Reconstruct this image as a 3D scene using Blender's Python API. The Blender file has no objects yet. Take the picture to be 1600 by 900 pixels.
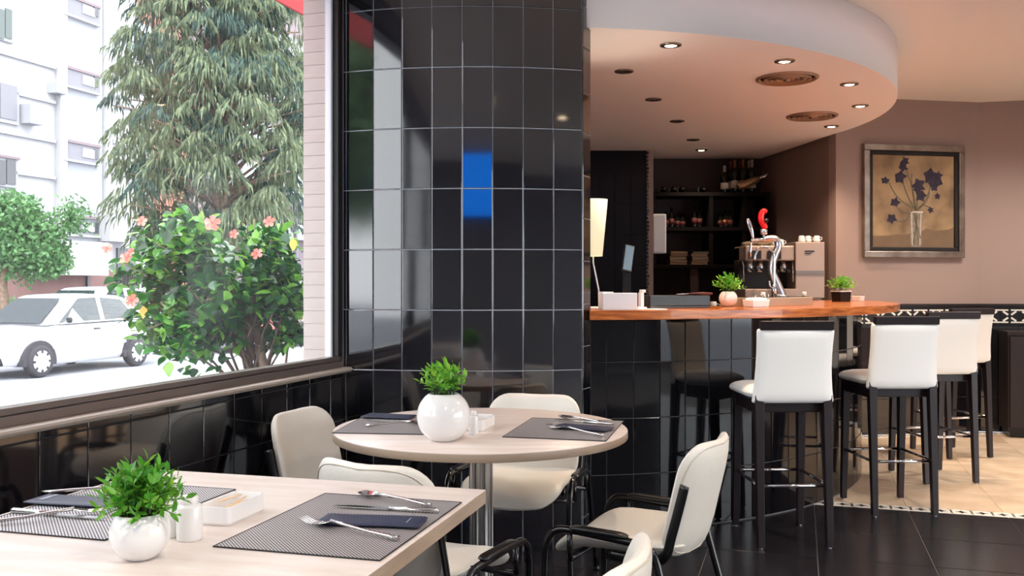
import bpy, math, random
from mathutils import Vector, Matrix

random.seed(11)
D = bpy.data
SC = bpy.context.scene
COL = SC.collection
PI = math.pi

# ------------------------------------------------------------------ camera
F, HZ, CH = 1450.0, 444.0, 1.28           # focal length in px of a 1600 px frame, eye level row, eye height
cam = D.cameras.new('camera')
cam.sensor_width = 36.0
cam.lens = F / 1600 * 36.0
cam.shift_y = (HZ - 450.0) / 1600.0
cam.clip_start, cam.clip_end = 0.05, 300
camo = D.objects.new('camera', cam)
camo.location = (0, 0, CH)
camo.rotation_euler = (PI / 2, 0, 0)
COL.objects.link(camo)
SC.camera = camo

# ------------------------------------------------------------------ light
SC.view_settings.view_transform = 'Standard'
SC.view_settings.look = 'None'
SC.view_settings.exposure = 1.62
SC.view_settings.gamma = 1.0
world = D.worlds.new('overcast_sky')
SC.world = world
world.use_nodes = True
wn = world.node_tree.nodes
wn['Background'].inputs[0].default_value = (0.93, 0.97, 1.0, 1)
wn['Background'].inputs[1].default_value = 2.0
SUN = D.lights.new('veiled_sun', 'SUN')
SUN.energy, SUN.angle, SUN.color = 0.9, math.radians(25), (1, 0.97, 0.92)
suno = D.objects.new('veiled_sun', SUN)
suno.rotation_euler = (math.radians(35), math.radians(12), 0)
suno.location = (-6, 0, 9)
COL.objects.link(suno)


def at(x, y, Y):
    return Vector(((x - 800) / F * Y, Y, CH - (y - HZ) / F * Y))


# ------------------------------------------------------------------ materials
def lin(r, g, b):
    def c(u):
        u /= 255.0
        return u / 12.92 if u <= 0.04045 else ((u + 0.055) / 1.055) ** 2.4
    return (c(r), c(g), c(b), 1)


def mat(name, rgb, rough=0.5, metal=0.0, spec=0.5, noise=None, bump=None, coat=0.0, emit=None, stretch=(1, 1, 1)):
    """noise = (scale, rgb2, amount); bump = (scale, strength)"""
    m = D.materials.new(name)
    m.use_nodes = True
    nt = m.node_tree
    b = nt.nodes['Principled BSDF']
    b.inputs['Base Color'].default_value = lin(*rgb)
    b.inputs['Roughness'].default_value = rough
    b.inputs['Metallic'].default_value = metal
    b.inputs['Specular IOR Level'].default_value = spec
    b.inputs['Coat Weight'].default_value = coat
    if coat:
        b.inputs['Coat Roughness'].default_value = 0.05
    if noise or bump:
        tc = nt.nodes.new('ShaderNodeTexCoord')
        mp = nt.nodes.new('ShaderNodeMapping')
        mp.inputs['Scale'].default_value = stretch
        nt.links.new(tc.outputs['Object'], mp.inputs['Vector'])
    if noise:
        n = nt.nodes.new('ShaderNodeTexNoise')
        n.inputs['Scale'].default_value = noise[0]
        n.inputs['Detail'].default_value = 4
        nt.links.new(mp.outputs[0], n.inputs['Vector'])
        r = nt.nodes.new('ShaderNodeValToRGB')
        r.color_ramp.elements[0].position = 0.5 - 0.25 / max(noise[2], .01) * 0.5
        r.color_ramp.elements[1].position = min(1, 0.5 + 0.25 / max(noise[2], .01) * 0.5)
        r.color_ramp.elements[0].color = lin(*rgb)
        r.color_ramp.elements[1].color = lin(*noise[1])
        nt.links.new(n.outputs['Fac'], r.inputs['Fac'])
        nt.links.new(r.outputs['Color'], b.inputs['Base Color'])
    if bump:
        n2 = nt.nodes.new('ShaderNodeTexNoise')
        n2.inputs['Scale'].default_value = bump[0]
        nt.links.new(mp.outputs[0], n2.inputs['Vector'])
        bp = nt.nodes.new('ShaderNodeBump')
        bp.inputs['Strength'].default_value = bump[1]
        bp.inputs['Distance'].default_value = 0.01
        nt.links.new(n2.outputs['Fac'], bp.inputs['Height'])
        nt.links.new(bp.outputs['Normal'], b.inputs['Normal'])
    if emit:
        b.inputs['Emission Color'].default_value = lin(*emit[0])
        b.inputs['Emission Strength'].default_value = emit[1]
    return m


def glaze(m, ior, lvl):
    b = m.node_tree.nodes['Principled BSDF']
    b.inputs['IOR'].default_value = ior
    b.inputs['Specular IOR Level'].default_value = lvl
    return m


def glass_mat(name, tint=(1, 1, 1), refl=0.06):
    m = D.materials.new(name)
    m.use_nodes = True
    nt = m.node_tree
    nt.nodes.remove(nt.nodes['Principled BSDF'])
    out = nt.nodes['Material Output']
    t = nt.nodes.new('ShaderNodeBsdfTransparent')
    t.inputs[0].default_value = (*tint, 1)
    g = nt.nodes.new('ShaderNodeBsdfGlossy')
    g.inputs['Roughness'].default_value = 0.02
    mx = nt.nodes.new('ShaderNodeMixShader')
    lw = nt.nodes.new('ShaderNodeLayerWeight')      # symmetric for both sides of the pane
    lw.inputs[0].default_value = 0.5
    pw = nt.nodes.new('ShaderNodeMath')
    pw.operation = 'POWER'
    pw.inputs[1].default_value = 5.0
    nt.links.new(lw.outputs['Facing'], pw.inputs[0])
    ml = nt.nodes.new('ShaderNodeMath')
    ml.operation = 'MULTIPLY_ADD'
    ml.inputs[1].default_value = 0.9
    ml.inputs[2].default_value = refl * 0.5
    nt.links.new(pw.outputs[0], ml.inputs[0])
    nt.links.new(ml.outputs[0], mx.inputs[0])
    nt.links.new(t.outputs[0], mx.inputs[1])
    nt.links.new(g.outputs[0], mx.inputs[2])
    # pale glare haze put into the glass by a small translucent share
    haze = nt.nodes.new('ShaderNodeBsdfTranslucent')
    haze.inputs[0].default_value = (.9, .92, .95, 1)
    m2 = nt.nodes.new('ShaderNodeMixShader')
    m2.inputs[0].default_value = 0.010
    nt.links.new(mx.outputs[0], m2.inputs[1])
    nt.links.new(haze.outputs[0], m2.inputs[2])
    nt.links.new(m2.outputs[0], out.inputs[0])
    return m


def leaf_mat(name, a, b_, rough=0.35, trans=0.25):
    """two greens mixed per object / by position, with some light let through"""
    m = mat(name, a, rough, noise=(9, b_, 1.6))
    nt = m.node_tree
    p = nt.nodes['Principled BSDF']
    tr = nt.nodes.new('ShaderNodeBsdfTranslucent')
    tr.inputs[0].default_value = lin(*b_)
    mx = nt.nodes.new('ShaderNodeMixShader')
    mx.inputs[0].default_value = trans
    nt.links.new(p.outputs[0], mx.inputs[1])
    nt.links.new(tr.outputs[0], mx.inputs[2])
    nt.links.new(mx.outputs[0], nt.nodes['Material Output'].inputs[0])
    return m


def stripe_mat(name, a, b_, pitch, duty=0.5):
    m = mat(name, a, 0.42)
    nt = m.node_tree
    tc = nt.nodes.new('ShaderNodeTexCoord')
    sx = nt.nodes.new('ShaderNodeSeparateXYZ')
    nt.links.new(tc.outputs['Object'], sx.inputs[0])

    def math_(op, i0, v1=None, i1=None):
        n = nt.nodes.new('ShaderNodeMath')
        n.operation = op
        nt.links.new(i0, n.inputs[0])
        if v1 is not None:
            n.inputs[1].default_value = v1
        if i1 is not None:
            nt.links.new(i1, n.inputs[1])
        return n.outputs[0]
    # twill: cords run diagonally over the mat
    dg = math_('ADD', sx.outputs[0], None, sx.outputs[1])
    ac = math_('SUBTRACT', sx.outputs[0], None, sx.outputs[1])
    tw = math_('MULTIPLY', math_('SINE', math_('MULTIPLY', ac, 2 * PI / (pitch * 1.6))), 0.10)
    u = math_('ADD', math_('MULTIPLY', dg, 0.7071 / pitch), None, tw)
    fr = math_('FRACT', u)
    st = math_('LESS_THAN', fr, duty)
    mx = nt.nodes.new('ShaderNodeMix')
    mx.data_type = 'RGBA'
    nt.links.new(st, mx.inputs[0])
    mx.inputs[6].default_value = lin(*a)
    mx.inputs[7].default_value = lin(*b_)
    nt.links.new(mx.outputs[2], nt.nodes['Principled BSDF'].inputs['Base Color'])
    return m


def wood_mat(name, a, b_, scale, rough, coat=0.0, stretch=(1, 12, 12)):
    m = mat(name, a, rough, noise=(scale, b_, 0.9), coat=coat, stretch=stretch)
    return m


M = {}
M['tile'] = mat('black_glazed_tile', (17, 17, 23), 0.05, spec=0.55)
M['tile2'] = mat('black_glazed_tile_b', (20, 19, 26), 0.07, spec=0.55)
M['bartile'] = mat('bar_black_tile', (14, 14, 19), 0.06, spec=0.45)
M['partition'] = mat('navy_black_tile', (13, 13, 19), 0.25, spec=0.3)
glaze(M['tile'], 1.75, .75)
glaze(M['tile2'], 1.75, .75)
M['grout'] = mat('pale_grout', (205, 208, 216), 0.8)
M['darkgrout'] = mat('grey_grout', (120, 120, 124), 0.8)
M['dimgrout'] = mat('dim_grout', (78, 78, 82), 0.8)
M['floortile'] = mat('black_floor_tile', (26, 25, 29), 0.22, spec=0.4, noise=(14, (36, 34, 38), 0.8), bump=(60, 0.05))
M['floorgrout'] = mat('floor_grout', (140, 138, 138), 0.9)
M['cream'] = mat('cream_floor_tile', (226, 204, 178), 0.3, noise=(5, (206, 182, 154), 0.8))
M['creamgrout'] = mat('cream_grout', (168, 144, 118), 0.9)
M['bordwhite'] = mat('border_white', (238, 232, 222), 0.35)
M['bordblack'] = mat('border_black', (16, 14, 15), 0.35)
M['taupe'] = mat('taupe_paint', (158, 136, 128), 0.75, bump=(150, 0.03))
M['taupeshade'] = mat('taupe_paint_shaded', (132, 110, 103), 0.75, bump=(150, 0.03))  # shaded copy of the taupe paint, the shade put into its colour
M['ceil'] = mat('ceiling_paint', (246, 236, 230), 0.8)
M['soffit'] = mat('soffit_paint', (248, 241, 240), 0.8)
M['wallgrey'] = mat('grey_paint', (122, 122, 128), 0.8)
M['alu'] = mat('dark_bronze_aluminium', (122, 110, 104), 0.28, metal=0.5)
M['aludark'] = mat('black_aluminium', (38, 34, 34), 0.35, metal=0.3)
M['nose'] = mat('stone_sill', (176, 164, 152), 0.35)
M['whitealu'] = mat('white_aluminium', (222, 224, 232), 0.35)
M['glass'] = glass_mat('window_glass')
M['blueglass'] = glass_mat('blue_glass', (.07, .40, .85))
M['brickwhite'] = mat('cream_painted_brick', (196, 184, 177), 0.7, noise=(6, (188, 174, 167), 0.8))
M['tabletop'] = wood_mat('pale_maple_laminate', (232, 221, 213), (222, 206, 195), 2.5, 0.32, stretch=(2, 10, 2))
M['tableedge'] = wood_mat('greige_edge_band', (172, 152, 134), (158, 138, 120), 3, 0.4, stretch=(2, 2, 14))
M['steel'] = mat('brushed_steel', (196, 194, 192), 0.28, metal=1.0)
M['chrome'] = mat('chrome', (226, 226, 230), 0.08, metal=1.0)
M['satin'] = mat('satin_chrome', (232, 232, 236), 0.22, metal=1.0)
M['traysteel'] = mat('tray_steel', (196, 184, 166), 0.42, metal=0.5)
M['cutlery'] = mat('cutlery_steel', (214, 212, 210), 0.14, metal=1.0)
M['leather'] = mat('ivory_leather', (236, 232, 222), 0.42, noise=(4, (228, 222, 210), 0.6), bump=(180, 0.06))
M['piping'] = mat('ivory_piping', (206, 196, 178), 0.5)
M['whiteleather'] = mat('white_leatherette', (252, 252, 249), 0.4, bump=(180, 0.04))
M['blackplastic'] = mat('black_plastic', (14, 14, 17), 0.28)
M['blackmetal'] = mat('black_enamelled_tube', (13, 13, 17), 0.16, spec=0.6)
M['wenge'] = mat('wenge_wood', (33, 21, 26), 0.42, noise=(3, (26, 16, 20), 0.8), stretch=(14, 14, 1.5))
M['ceramic'] = mat('white_ceramic', (238, 237, 236), 0.14, coat=0.4)
M['soil'] = mat('potting_soil', (52, 40, 30), 0.9)
M['leaf'] = leaf_mat('boxwood_leaf', (60, 142, 40), (130, 200, 60))
M['leaf2'] = leaf_mat('boxwood_leaf_light', (86, 158, 44), (156, 208, 70))
M['stem'] = mat('green_stem', (70, 104, 44), 0.6)
M['matstripe'] = stripe_mat('woven_mat_wide', (204, 200, 202), (36, 34, 44), 0.0060, 0.48)
M['matgrey'] = stripe_mat('woven_mat_fine', (190, 185, 184), (38, 36, 42), 0.0060, 0.5)
M['mathem'] = mat('mat_hem', (36, 34, 40), 0.7)
M['navy'] = mat('navy_paper', (44, 50, 74), 0.45)
M['print'] = mat('silver_print', (190, 196, 206), 0.4)
M['stick'] = mat('wrapped_sticks', (240, 206, 164), 0.6)
M['counter'] = wood_mat('oiled_orange_wood', (212, 124, 62), (160, 82, 36), 2.2, 0.22, coat=0.3, stretch=(3, 3, 30))
M['vent'] = mat('bronzed_vent', (170, 142, 122), 0.45, metal=0.5)
M['trimring'] = mat('downlight_trim', (150, 138, 132), 0.25, metal=0.9)
M['bulb'] = mat('lit_bulb', (255, 240, 220), 0.5, emit=((255, 226, 186), 9))
M['bulboff'] = mat('unlit_bulb', (70, 60, 56), 0.2)
M['shade'] = mat('lit_lamp_shade', (220, 212, 186), 0.6, emit=((255, 246, 200), 0.16))
M['screen'] = mat('lit_screen', (40, 56, 68), 0.3, emit=((130, 166, 190), 0.10))
M['red'] = mat('red_gloss_plastic', (206, 26, 26), 0.2)
M['frame_silver'] = mat('champagne_frame', (166, 152, 140), 0.3, metal=0.7, noise=(8, (128, 114, 104), 0.7))
M['frame_black'] = mat('frame_inner_black', (20, 15, 15), 0.7)
M['canvas'] = mat('painted_canvas', (176, 146, 108), 0.7, noise=(4, (112, 88, 64), 0.7))
M['canvasdark'] = mat('paint_table', (112, 90, 68), 0.75, noise=(9, (120, 96, 72), 0.8))  # darker brown of the table within the picture
M['violet'] = mat('paint_violet', (30, 22, 38), 0.7, noise=(30, (46, 36, 60), 0.8))
M['olive'] = mat('paint_stems', (96, 88, 66), 0.75)
M['vasepaint'] = mat('paint_vase', (152, 138, 122), 0.7, noise=(20, (112, 98, 84), 0.8))
M['vaselight'] = mat('paint_vase_light', (196, 186, 172), 0.7)
M['darkwood'] = mat('dark_cabinet', (34, 24, 23), 0.45)
M['brass'] = mat('brass_pull', (196, 160, 110), 0.3, metal=0.9)
M['shelf'] = mat('shelf_brown', (20, 15, 16), 0.8, spec=0.15)
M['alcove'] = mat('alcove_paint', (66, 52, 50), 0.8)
M['bottle'] = mat('dark_bottle_glass', (16, 18, 16), 0.08, spec=0.6)
M['foil'] = mat('copper_foil', (150, 92, 64), 0.35, metal=0.6)
M['foil2'] = mat('pale_foil', (206, 198, 186), 0.35, metal=0.5)
M['label'] = mat('bottle_label', (222, 208, 196), 0.6)
M['gold'] = mat('champagne_gold', (176, 148, 112), 0.3, metal=0.7)
M['paper'] = mat('white_paper', (244, 244, 244), 0.6)
M['boxwhite'] = mat('white_box', (240, 241, 243), 0.5)
M['bookpale'] = mat('book_pages', (150, 128, 106), 0.7)
M['bookgreen'] = mat('book_green', (76, 86, 66), 0.6)
M['bookred'] = mat('book_red', (84, 34, 34), 0.6)
M['machine'] = mat('espresso_satin_steel', (176, 156, 145), 0.38, metal=0.35)
M['carpaint'] = mat('white_car_paint', (186, 188, 194), 0.2, coat=0.6)
M['carsilver'] = mat('silver_blue_car_paint', (178, 190, 206), 0.25, coat=0.6)
M['carred'] = mat('red_car_paint', (176, 50, 56), 0.25, coat=0.6)
M['carglass'] = mat('car_glass', (44, 52, 56), 0.06, spec=0.7)
M['tyre'] = mat('tyre_rubber', (48, 46, 52), 0.8)
M['wheelcover'] = mat('silver_wheel_cover', (214, 214, 220), 0.35, metal=0.3)
M['asphalt'] = mat('pale_asphalt', (138, 140, 148), 0.85, noise=(3, (128, 130, 138), 0.8))
M['facade'] = mat('white_render', (164, 164, 168), 0.85)
M['facade2'] = mat('white_render_panel', (152, 154, 161), 0.85)
M['brickbase'] = mat('pink_brick', (128, 96, 92), 0.85, noise=(3, (118, 86, 84), 0.8))
M['brickorange'] = mat('orange_brick_far', (150, 104, 88), 0.85, noise=(2, (140, 94, 80), 0.8))
M['mauve'] = mat('mauve_render', (122, 108, 114), 0.85)
M['shutter'] = mat('grey_shutter', (118, 118, 126), 0.7)
M['winglass'] = mat('far_window_glass', (70, 82, 80), 0.15)
M['windark'] = mat('far_window_dark', (66, 68, 74), 0.3)
M['awning'] = mat('red_awning', (196, 62, 66), 0.75)
M['bark'] = mat('grey_bark', (138, 116, 98), 0.9, noise=(12, (112, 92, 78), 0.9))
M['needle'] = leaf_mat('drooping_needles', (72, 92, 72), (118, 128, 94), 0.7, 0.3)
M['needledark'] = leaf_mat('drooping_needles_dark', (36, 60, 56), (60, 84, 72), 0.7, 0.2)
M['citrus'] = leaf_mat('citrus_leaf', (66, 112, 66), (112, 152, 98), 0.5, 0.3)
M['hedge'] = leaf_mat('hedge_leaf', (60, 108, 62), (98, 146, 88), 0.6, 0.2)
M['hib'] = leaf_mat('hibiscus_leaf', (24, 78, 30), (56, 120, 46), 0.22, 0.2)
M['hib2'] = leaf_mat('hibiscus_leaf_young', (84, 150, 54), (136, 192, 78), 0.22, 0.3)
M['hib3'] = leaf_mat('hibiscus_leaf_deep', (20, 62, 34), (38, 92, 46), 0.22, 0.15)
M['petal'] = leaf_mat('coral_petal', (226, 110, 100), (240, 164, 150), 0.5, 0.4)
M['petaly'] = leaf_mat('yellowed_leaf', (236, 190, 84), (240, 206, 120), 0.5, 0.4)


# ------------------------------------------------------------------ mesh builder
class MB:
    def __init__(self):
        self.v, self.f, self.s, self.m = [], [], [], []

    def add(self, vs, fs, smooth=False, mi=0, X=None):
        o = len(self.v)
        if X is not None:
            vs = [X @ Vector(p) for p in vs]
        self.v += [tuple(p) for p in vs]
        for f in fs:
            self.f.append(tuple(o + i for i in f))
            self.s.append(smooth)
            self.m.append(mi)
        return self

    def box(self, x0, x1, y0, y1, z0, z1, mi=0, X=None):
        vs = [(x0, y0, z0), (x1, y0, z0), (x1, y1, z0), (x0, y1, z0), (x0, y0, z1), (x1, y0, z1), (x1, y1, z1), (x0, y1, z1)]
        fs = [(0, 3, 2, 1), (4, 5, 6, 7), (0, 1, 5, 4), (1, 2, 6, 5), (2, 3, 7, 6), (3, 0, 4, 7)]
        return self.add(vs, fs, False, mi, X)

    def frustum(self, b, t, mi=0, X=None, smooth=False):
        """b, t: two quads (lists of 4 points) joined"""
        fs = [(3, 2, 1, 0), (4, 5, 6, 7), (0, 1, 5, 4), (1, 2, 6, 5), (2, 3, 7, 6), (3, 0, 4, 7)]
        return self.add(list(b) + list(t), fs, smooth, mi, X)

    def prism(self, poly, z0, z1, mi=0, X=None, smooth=False):
        n = len(poly)
        vs = [(p[0], p[1], z0) for p in poly] + [(p[0], p[1], z1) for p in poly]
        self.add(vs, [tuple(range(n - 1, -1, -1)), tuple(range(n, 2 * n))], False, mi, X)
        o = len(self.v) - 2 * n
        for i in range(n):
            j = (i + 1) % n
            self.f.append((o + i, o + j, o + n + j, o + n + i))
            self.s.append(smooth)
            self.m.append(mi)
        return self

    def tube(self, pts, r, n=8, closed=False, mi=0, X=None, flat=1.0):
        pts = [Vector(p) for p in pts]
        k = len(pts)
        rs = r if isinstance(r, (list, tuple)) else [r] * k
        tang = []
        for i in range(k):
            a = pts[(i - 1) % k] if (closed or i > 0) else pts[i]
            b = pts[(i + 1) % k] if (closed or i < k - 1) else pts[i]
            t = (b - a)
            tang.append(t.normalized() if t.length > 1e-9 else Vector((0, 0, 1)))
        ref = Vector((0, 0, 1)) if abs(tang[0].z) < 0.9 else Vector((1, 0, 0))
        u = (ref - tang[0] * ref.dot(tang[0])).normalized()
        vs, fs = [], []
        for i in range(k):
            u = (u - tang[i] * u.dot(tang[i]))
            u = u.normalized() if u.length > 1e-6 else tang[i].orthogonal().normalized()
            w = tang[i].cross(u)
            for j in range(n):
                a = 2 * PI * j / n
                vs.append(pts[i] + (u * math.cos(a) + w * math.sin(a) * flat) * rs[i])
        rng = k if closed else k - 1
        for i in range(rng):
            i2 = (i + 1) % k
            for j in range(n):
                j2 = (j + 1) % n
                fs.append((i * n + j, i * n + j2, i2 * n + j2, i2 * n + j))
        self.add(vs, fs, True, mi, X)
        if not closed:
            o = len(self.v) - len(vs)
            self.f.append(tuple(o + j for j in range(n - 1, -1, -1)))
            self.f.append(tuple(o + (k - 1) * n + j for j in range(n)))
            self.s += [False, False]
            self.m += [mi, mi]
        return self

    def lathe(self, prof, n=24, mi=0, X=None, smooth=True):
        vs, fs = [], []
        for (r, z) in prof:
            for j in range(n):
                a = 2 * PI * j / n
                vs.append((r * math.cos(a), r * math.sin(a), z))
        for i in range(len(prof) - 1):
            for j in range(n):
                j2 = (j + 1) % n
                fs.append((i * n + j, i * n + j2, (i + 1) * n + j2, (i + 1) * n + j))
        self.add(vs, fs, smooth, mi, X)
        o = len(self.v) - len(vs)
        if prof[0][0] > 1e-4:
            self.f.append(tuple(o + j for j in range(n - 1, -1, -1)))
            self.s.append(False)
            self.m.append(mi)
        if prof[-1][0] > 1e-4:
            self.f.append(tuple(o + (len(prof) - 1) * n + j for j in range(n)))
            self.s.append(False)
            self.m.append(mi)
        return self

    def pad(self, w, h, t, rc, fn, n=7, p=5, mi=0):
        """cushion: rounded rectangle w x h, thickness t, mapped by fn(x, y, z)"""
        out = []
        for cx, cy, a0 in ((w / 2 - rc, h / 2 - rc, 0), (-w / 2 + rc, h / 2 - rc, 90), (-w / 2 + rc, -h / 2 + rc, 180), (w / 2 - rc, -h / 2 + rc, 270)):
            for i in range(n):
                a = math.radians(a0 + 90 * i / (n - 1))
                out.append((cx + rc * math.cos(a), cy + rc * math.sin(a)))
        # add points along straight sides so bends stay smooth
        dense = []
        for i in range(len(out)):
            a, b = out[i], out[(i + 1) % len(out)]
            L = math.hypot(b[0] - a[0], b[1] - a[1])
            k = max(1, int(L / 0.05))
            for q in range(k):
                dense.append((a[0] + (b[0] - a[0]) * q / k, a[1] + (b[1] - a[1]) * q / k))
        N = len(dense)
        ss = (1.0, 0.985, 0.95, 0.88, 0.72, 0.5, 0.25)
        for sign in (1, -1):
            vs = []
            for s in ss:
                z = sign * t / 2 * math.sqrt(max(0, 1 - s ** p))
                vs += [fn(x * s, y * s, z) for x, y in dense]
            vs.append(fn(0, 0, sign * t / 2))
            fs = []
            for i in range(len(ss) - 1):
                for j in range(N):
                    j2 = (j + 1) % N
                    q = (i * N + j, i * N + j2, (i + 1) * N + j2, (i + 1) * N + j)
                    fs.append(q if sign > 0 else q[::-1])
            c = len(vs) - 1
            b = (len(ss) - 1) * N
            for j in range(N):
                q = (b + j, b + (j + 1) % N, c)
                fs.append(q if sign > 0 else q[::-1])
            self.add(vs, fs, True, mi)
        return self

    def mesh(self, name, mats):
        me = D.meshes.new(name)
        me.from_pydata(self.v, [], self.f)
        mats = mats if isinstance(mats, (list, tuple)) else [mats]
        for m in mats:
            me.materials.append(m)
        me.polygons.foreach_set('use_smooth', self.s)
        me.polygons.foreach_set('material_index', self.m)
        me.update()
        return me

    def build(self, name, mats, parent=None, bevel=0.0, seg=2):
        o = D.objects.new(name, self.mesh(name, mats))
        COL.objects.link(o)
        if parent is not None:
            o.parent = parent
        if bevel:
            b = o.modifiers.new('bevel', 'BEVEL')
            b.width, b.segments, b.limit_method, b.angle_limit = bevel, seg, 'ANGLE', math.radians(40)
        return o


def tag(o, label, cat, group=None, kind=None):
    if label:
        o['label'] = label
    if cat:
        o['category'] = cat
    if group:
        o['group'] = group
    if kind:
        o['kind'] = kind
    return o


def thing(name, label, cat, loc=(0, 0, 0), rot=0.0, group=None, kind=None):
    o = D.objects.new(name, None)
    o.empty_display_size = 0.1
    o.location = loc
    o.rotation_euler = (0, 0, rot)
    COL.objects.link(o)
    return tag(o, label, cat, group, kind)


def put(mesh, name, parent, X):
    o = D.objects.new(name, mesh)
    o.parent = parent
    o.matrix_local = X
    COL.objects.link(o)
    return o


def copy_tree(o, parent=None):
    c = o.copy()
    COL.objects.link(c)
    if parent is not None:
        c.parent = parent
        c.matrix_local = o.matrix_local.copy()
    for ch in list(o.children):
        copy_tree(ch, c)
    return c


def again(o, loc, rot, label, group=None):
    c = copy_tree(o)
    c.location, c.rotation_euler = loc, (0, 0, rot)
    c['label'] = label
    if group:
        c['group'] = group
    return c


def frame_matrix(origin, right, up, nrm):
    m = Matrix.Identity(4)
    for i, a in enumerate((right, up, nrm)):
        m[0][i], m[1][i], m[2][i] = a
    m[0][3], m[1][3], m[2][3] = origin
    return m


def tile_mesh(name, w, h, m, t=0.0045, bev=0.0022):
    """a glazed tile lying in its own XY plane, glazed face towards +Z"""
    a, b = w / 2, h / 2
    mb = MB()
    base = [(-a, -b, 0), (a, -b, 0), (a, b, 0), (-a, b, 0)]
    mid = [(-a, -b, t - bev * .6), (a, -b, t - bev * .6), (a, b, t - bev * .6), (-a, b, t - bev * .6)]
    c, d = a - bev, b - bev
    top = [(-c, -d, t), (c, -d, t), (c, d, t), (-c, d, t)]
    vs = base + mid + top
    fs = [(8, 9, 10, 11)]
    for k in (0, 4):
        for i in range(4):
            j = (i + 1) % 4
            fs.append((k + i, k + j, k + 4 + j, k + 4 + i))
    mb.add(vs, fs)
    return mb.mesh(name, m)


def jitter(X, deg):
    a, b = random.gauss(0, deg), random.gauss(0, deg)
    return X @ Matrix.Rotation(math.radians(a), 4, 'X') @ Matrix.Rotation(math.radians(b), 4, 'Y')


# ================================================================== SETTING
TH = math.radians(17.3)
E1 = Vector((math.cos(TH), -math.sin(TH), 0))
E2 = Vector((math.sin(TH), math.cos(TH), 0))
ROOM = [(-3.21, -3.1), (6.6, -3.1), (6.6, 7.45), (4.08, 8.09), (2.74, 7.85), (2.5, 9.3), (0.66, 9.3)]

# ---- floor : slab + black tiles + border + cream tiles
fl = MB().prism(ROOM, -0.12, -0.006).build('floor', M['floorgrout'])
tag(fl, 'floor of large black tiles with a cream area by the bar', 'floor', kind='structure')
O0 = Vector((1.583, 4.833, 0))
VB = 0.585                                    # near edge of the patterned border, measured along E2 from O0


def uv_pt(u, v):
    return O0 + E1 * u + E2 * v


def inside_room(p, m=0.0):
    x, y = p[0], p[1]
    n = len(ROOM)
    c = False
    for i in range(n):
        x1, y1 = ROOM[i]
        x2, y2 = ROOM[(i + 1) % n]
        if (y1 > y) != (y2 > y) and x < (x2 - x1) * (y - y1) / (y2 - y1) + x1:
            c = not c
    return c


T = 0.505
BC, BR, CR = (0.12, 7.17), 2.42, 2.655        # bar circle: centre, tiled front radius, countertop radius
ftile = tile_mesh('floor_tile', T - 0.004, T - 0.004, M['floortile'], 0.006, 0.0015)
fcut = tile_mesh('floor_tile_cut', T - 0.004, VB - T - 0.004, M['floortile'], 0.006, 0.0015)


def floor_tile(mesh, c):
    put(mesh, 'tile', fl, frame_matrix((c.x, c.y, -0.006), E1, E2, (0, 0, 1)))


for i in range(-7, 8):
    for j in range(-9, 1):
        c = uv_pt((i + .5) * T, (j + .5) * T)
        if all(inside_room(uv_pt((i + a) * T, (j + b) * T)) for a in (0, 1) for b in (0, 1)) and c.y > 0.4:
            if math.hypot(c.x - BC[0], c.y - BC[1]) > BR - .35:
                floor_tile(ftile, c)
for i in range(-1, 7):
    c = uv_pt((i + .5) * T, (VB + T) / 2)
    floor_tile(fcut, c)
cmesh = tile_mesh('cream_tile', T - 0.003, T - 0.003, M['cream'], 0.006, 0.001)
BW = 0.105
crm = MB()
cpoly = [uv_pt(-0.2, VB + 0.001), uv_pt(4.3, VB + 0.001), Vector((6.55, 7.40, 0)), Vector((4.08, 8.04, 0)), Vector((2.75, 7.80, 0)), Vector((2.3, 7.3, 0))]
crm.prism([(p.x, p.y) for p in cpoly], -0.006, -0.002)
crm.build('grout_bed', M['creamgrout'], fl)
for i in range(-1, 10):
    for j in range(0, 9):
        cs = [uv_pt((i + a) * T, VB + BW + (j + b) * T) for a in (0, 1) for b in (0, 1)]
        c = uv_pt((i + .5) * T, VB + BW + (j + .5) * T)
        if all(inside_room(q) for q in cs) and min(math.hypot(q.x - BC[0], q.y - BC[1]) for q in cs) > BR - .5:
            floor_tile(cmesh, c)
        elif inside_room(c) and math.hypot(c.x - BC[0], c.y - BC[1]) > BR - 0.2:
            # cut tiles against the walls: clip to room by shrinking towards the inside
            floor_tile(tile_mesh('cream_tile_cut', T * .62, T * .62, M['cream'], 0.006, 0.001), c - E2 * .08)
# border motif: white tile, black cross and corner notches printed on it
bm_ = MB()
h = BW / 2 - 0.001
bm_.box(-h, h, -h, h, 0, 0.0065, 0)
z = 0.0068
bm_.add([(-.036, 0, z), (-.012, -.010, z), (0, -.034, z), (.012, -.010, z), (.036, 0, z), (.012, .010, z), (0, .034, z), (-.012, .010, z)], [(0, 1, 2, 3, 4, 5, 6, 7)], mi=1)
for sx in (-1, 1):
    bm_.add([(sx * h, -.034, z), (sx * (h - .006), -.03, z), (sx * (h - .004), 0, z), (sx * (h - .006), .03, z), (sx * h, .034, z)], [(0, 1, 2, 3, 4)], mi=1)
    bm_.add([(sx * h, h, z), (sx * h, h - .012, z), (sx * (h - .02), h, z)], [(0, 1, 2)], mi=1)
bmesh_ = bm_.mesh('border_tile', [M['bordwhite'], M['bordblack']])
for i in range(-1, 38):
    c = uv_pt(i * BW + .05, VB + BW / 2)
    put(bmesh_, 'border_tile', fl, frame_matrix((c.x, c.y, -0.0055), E1, E2, (0, 0, 1)))
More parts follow.
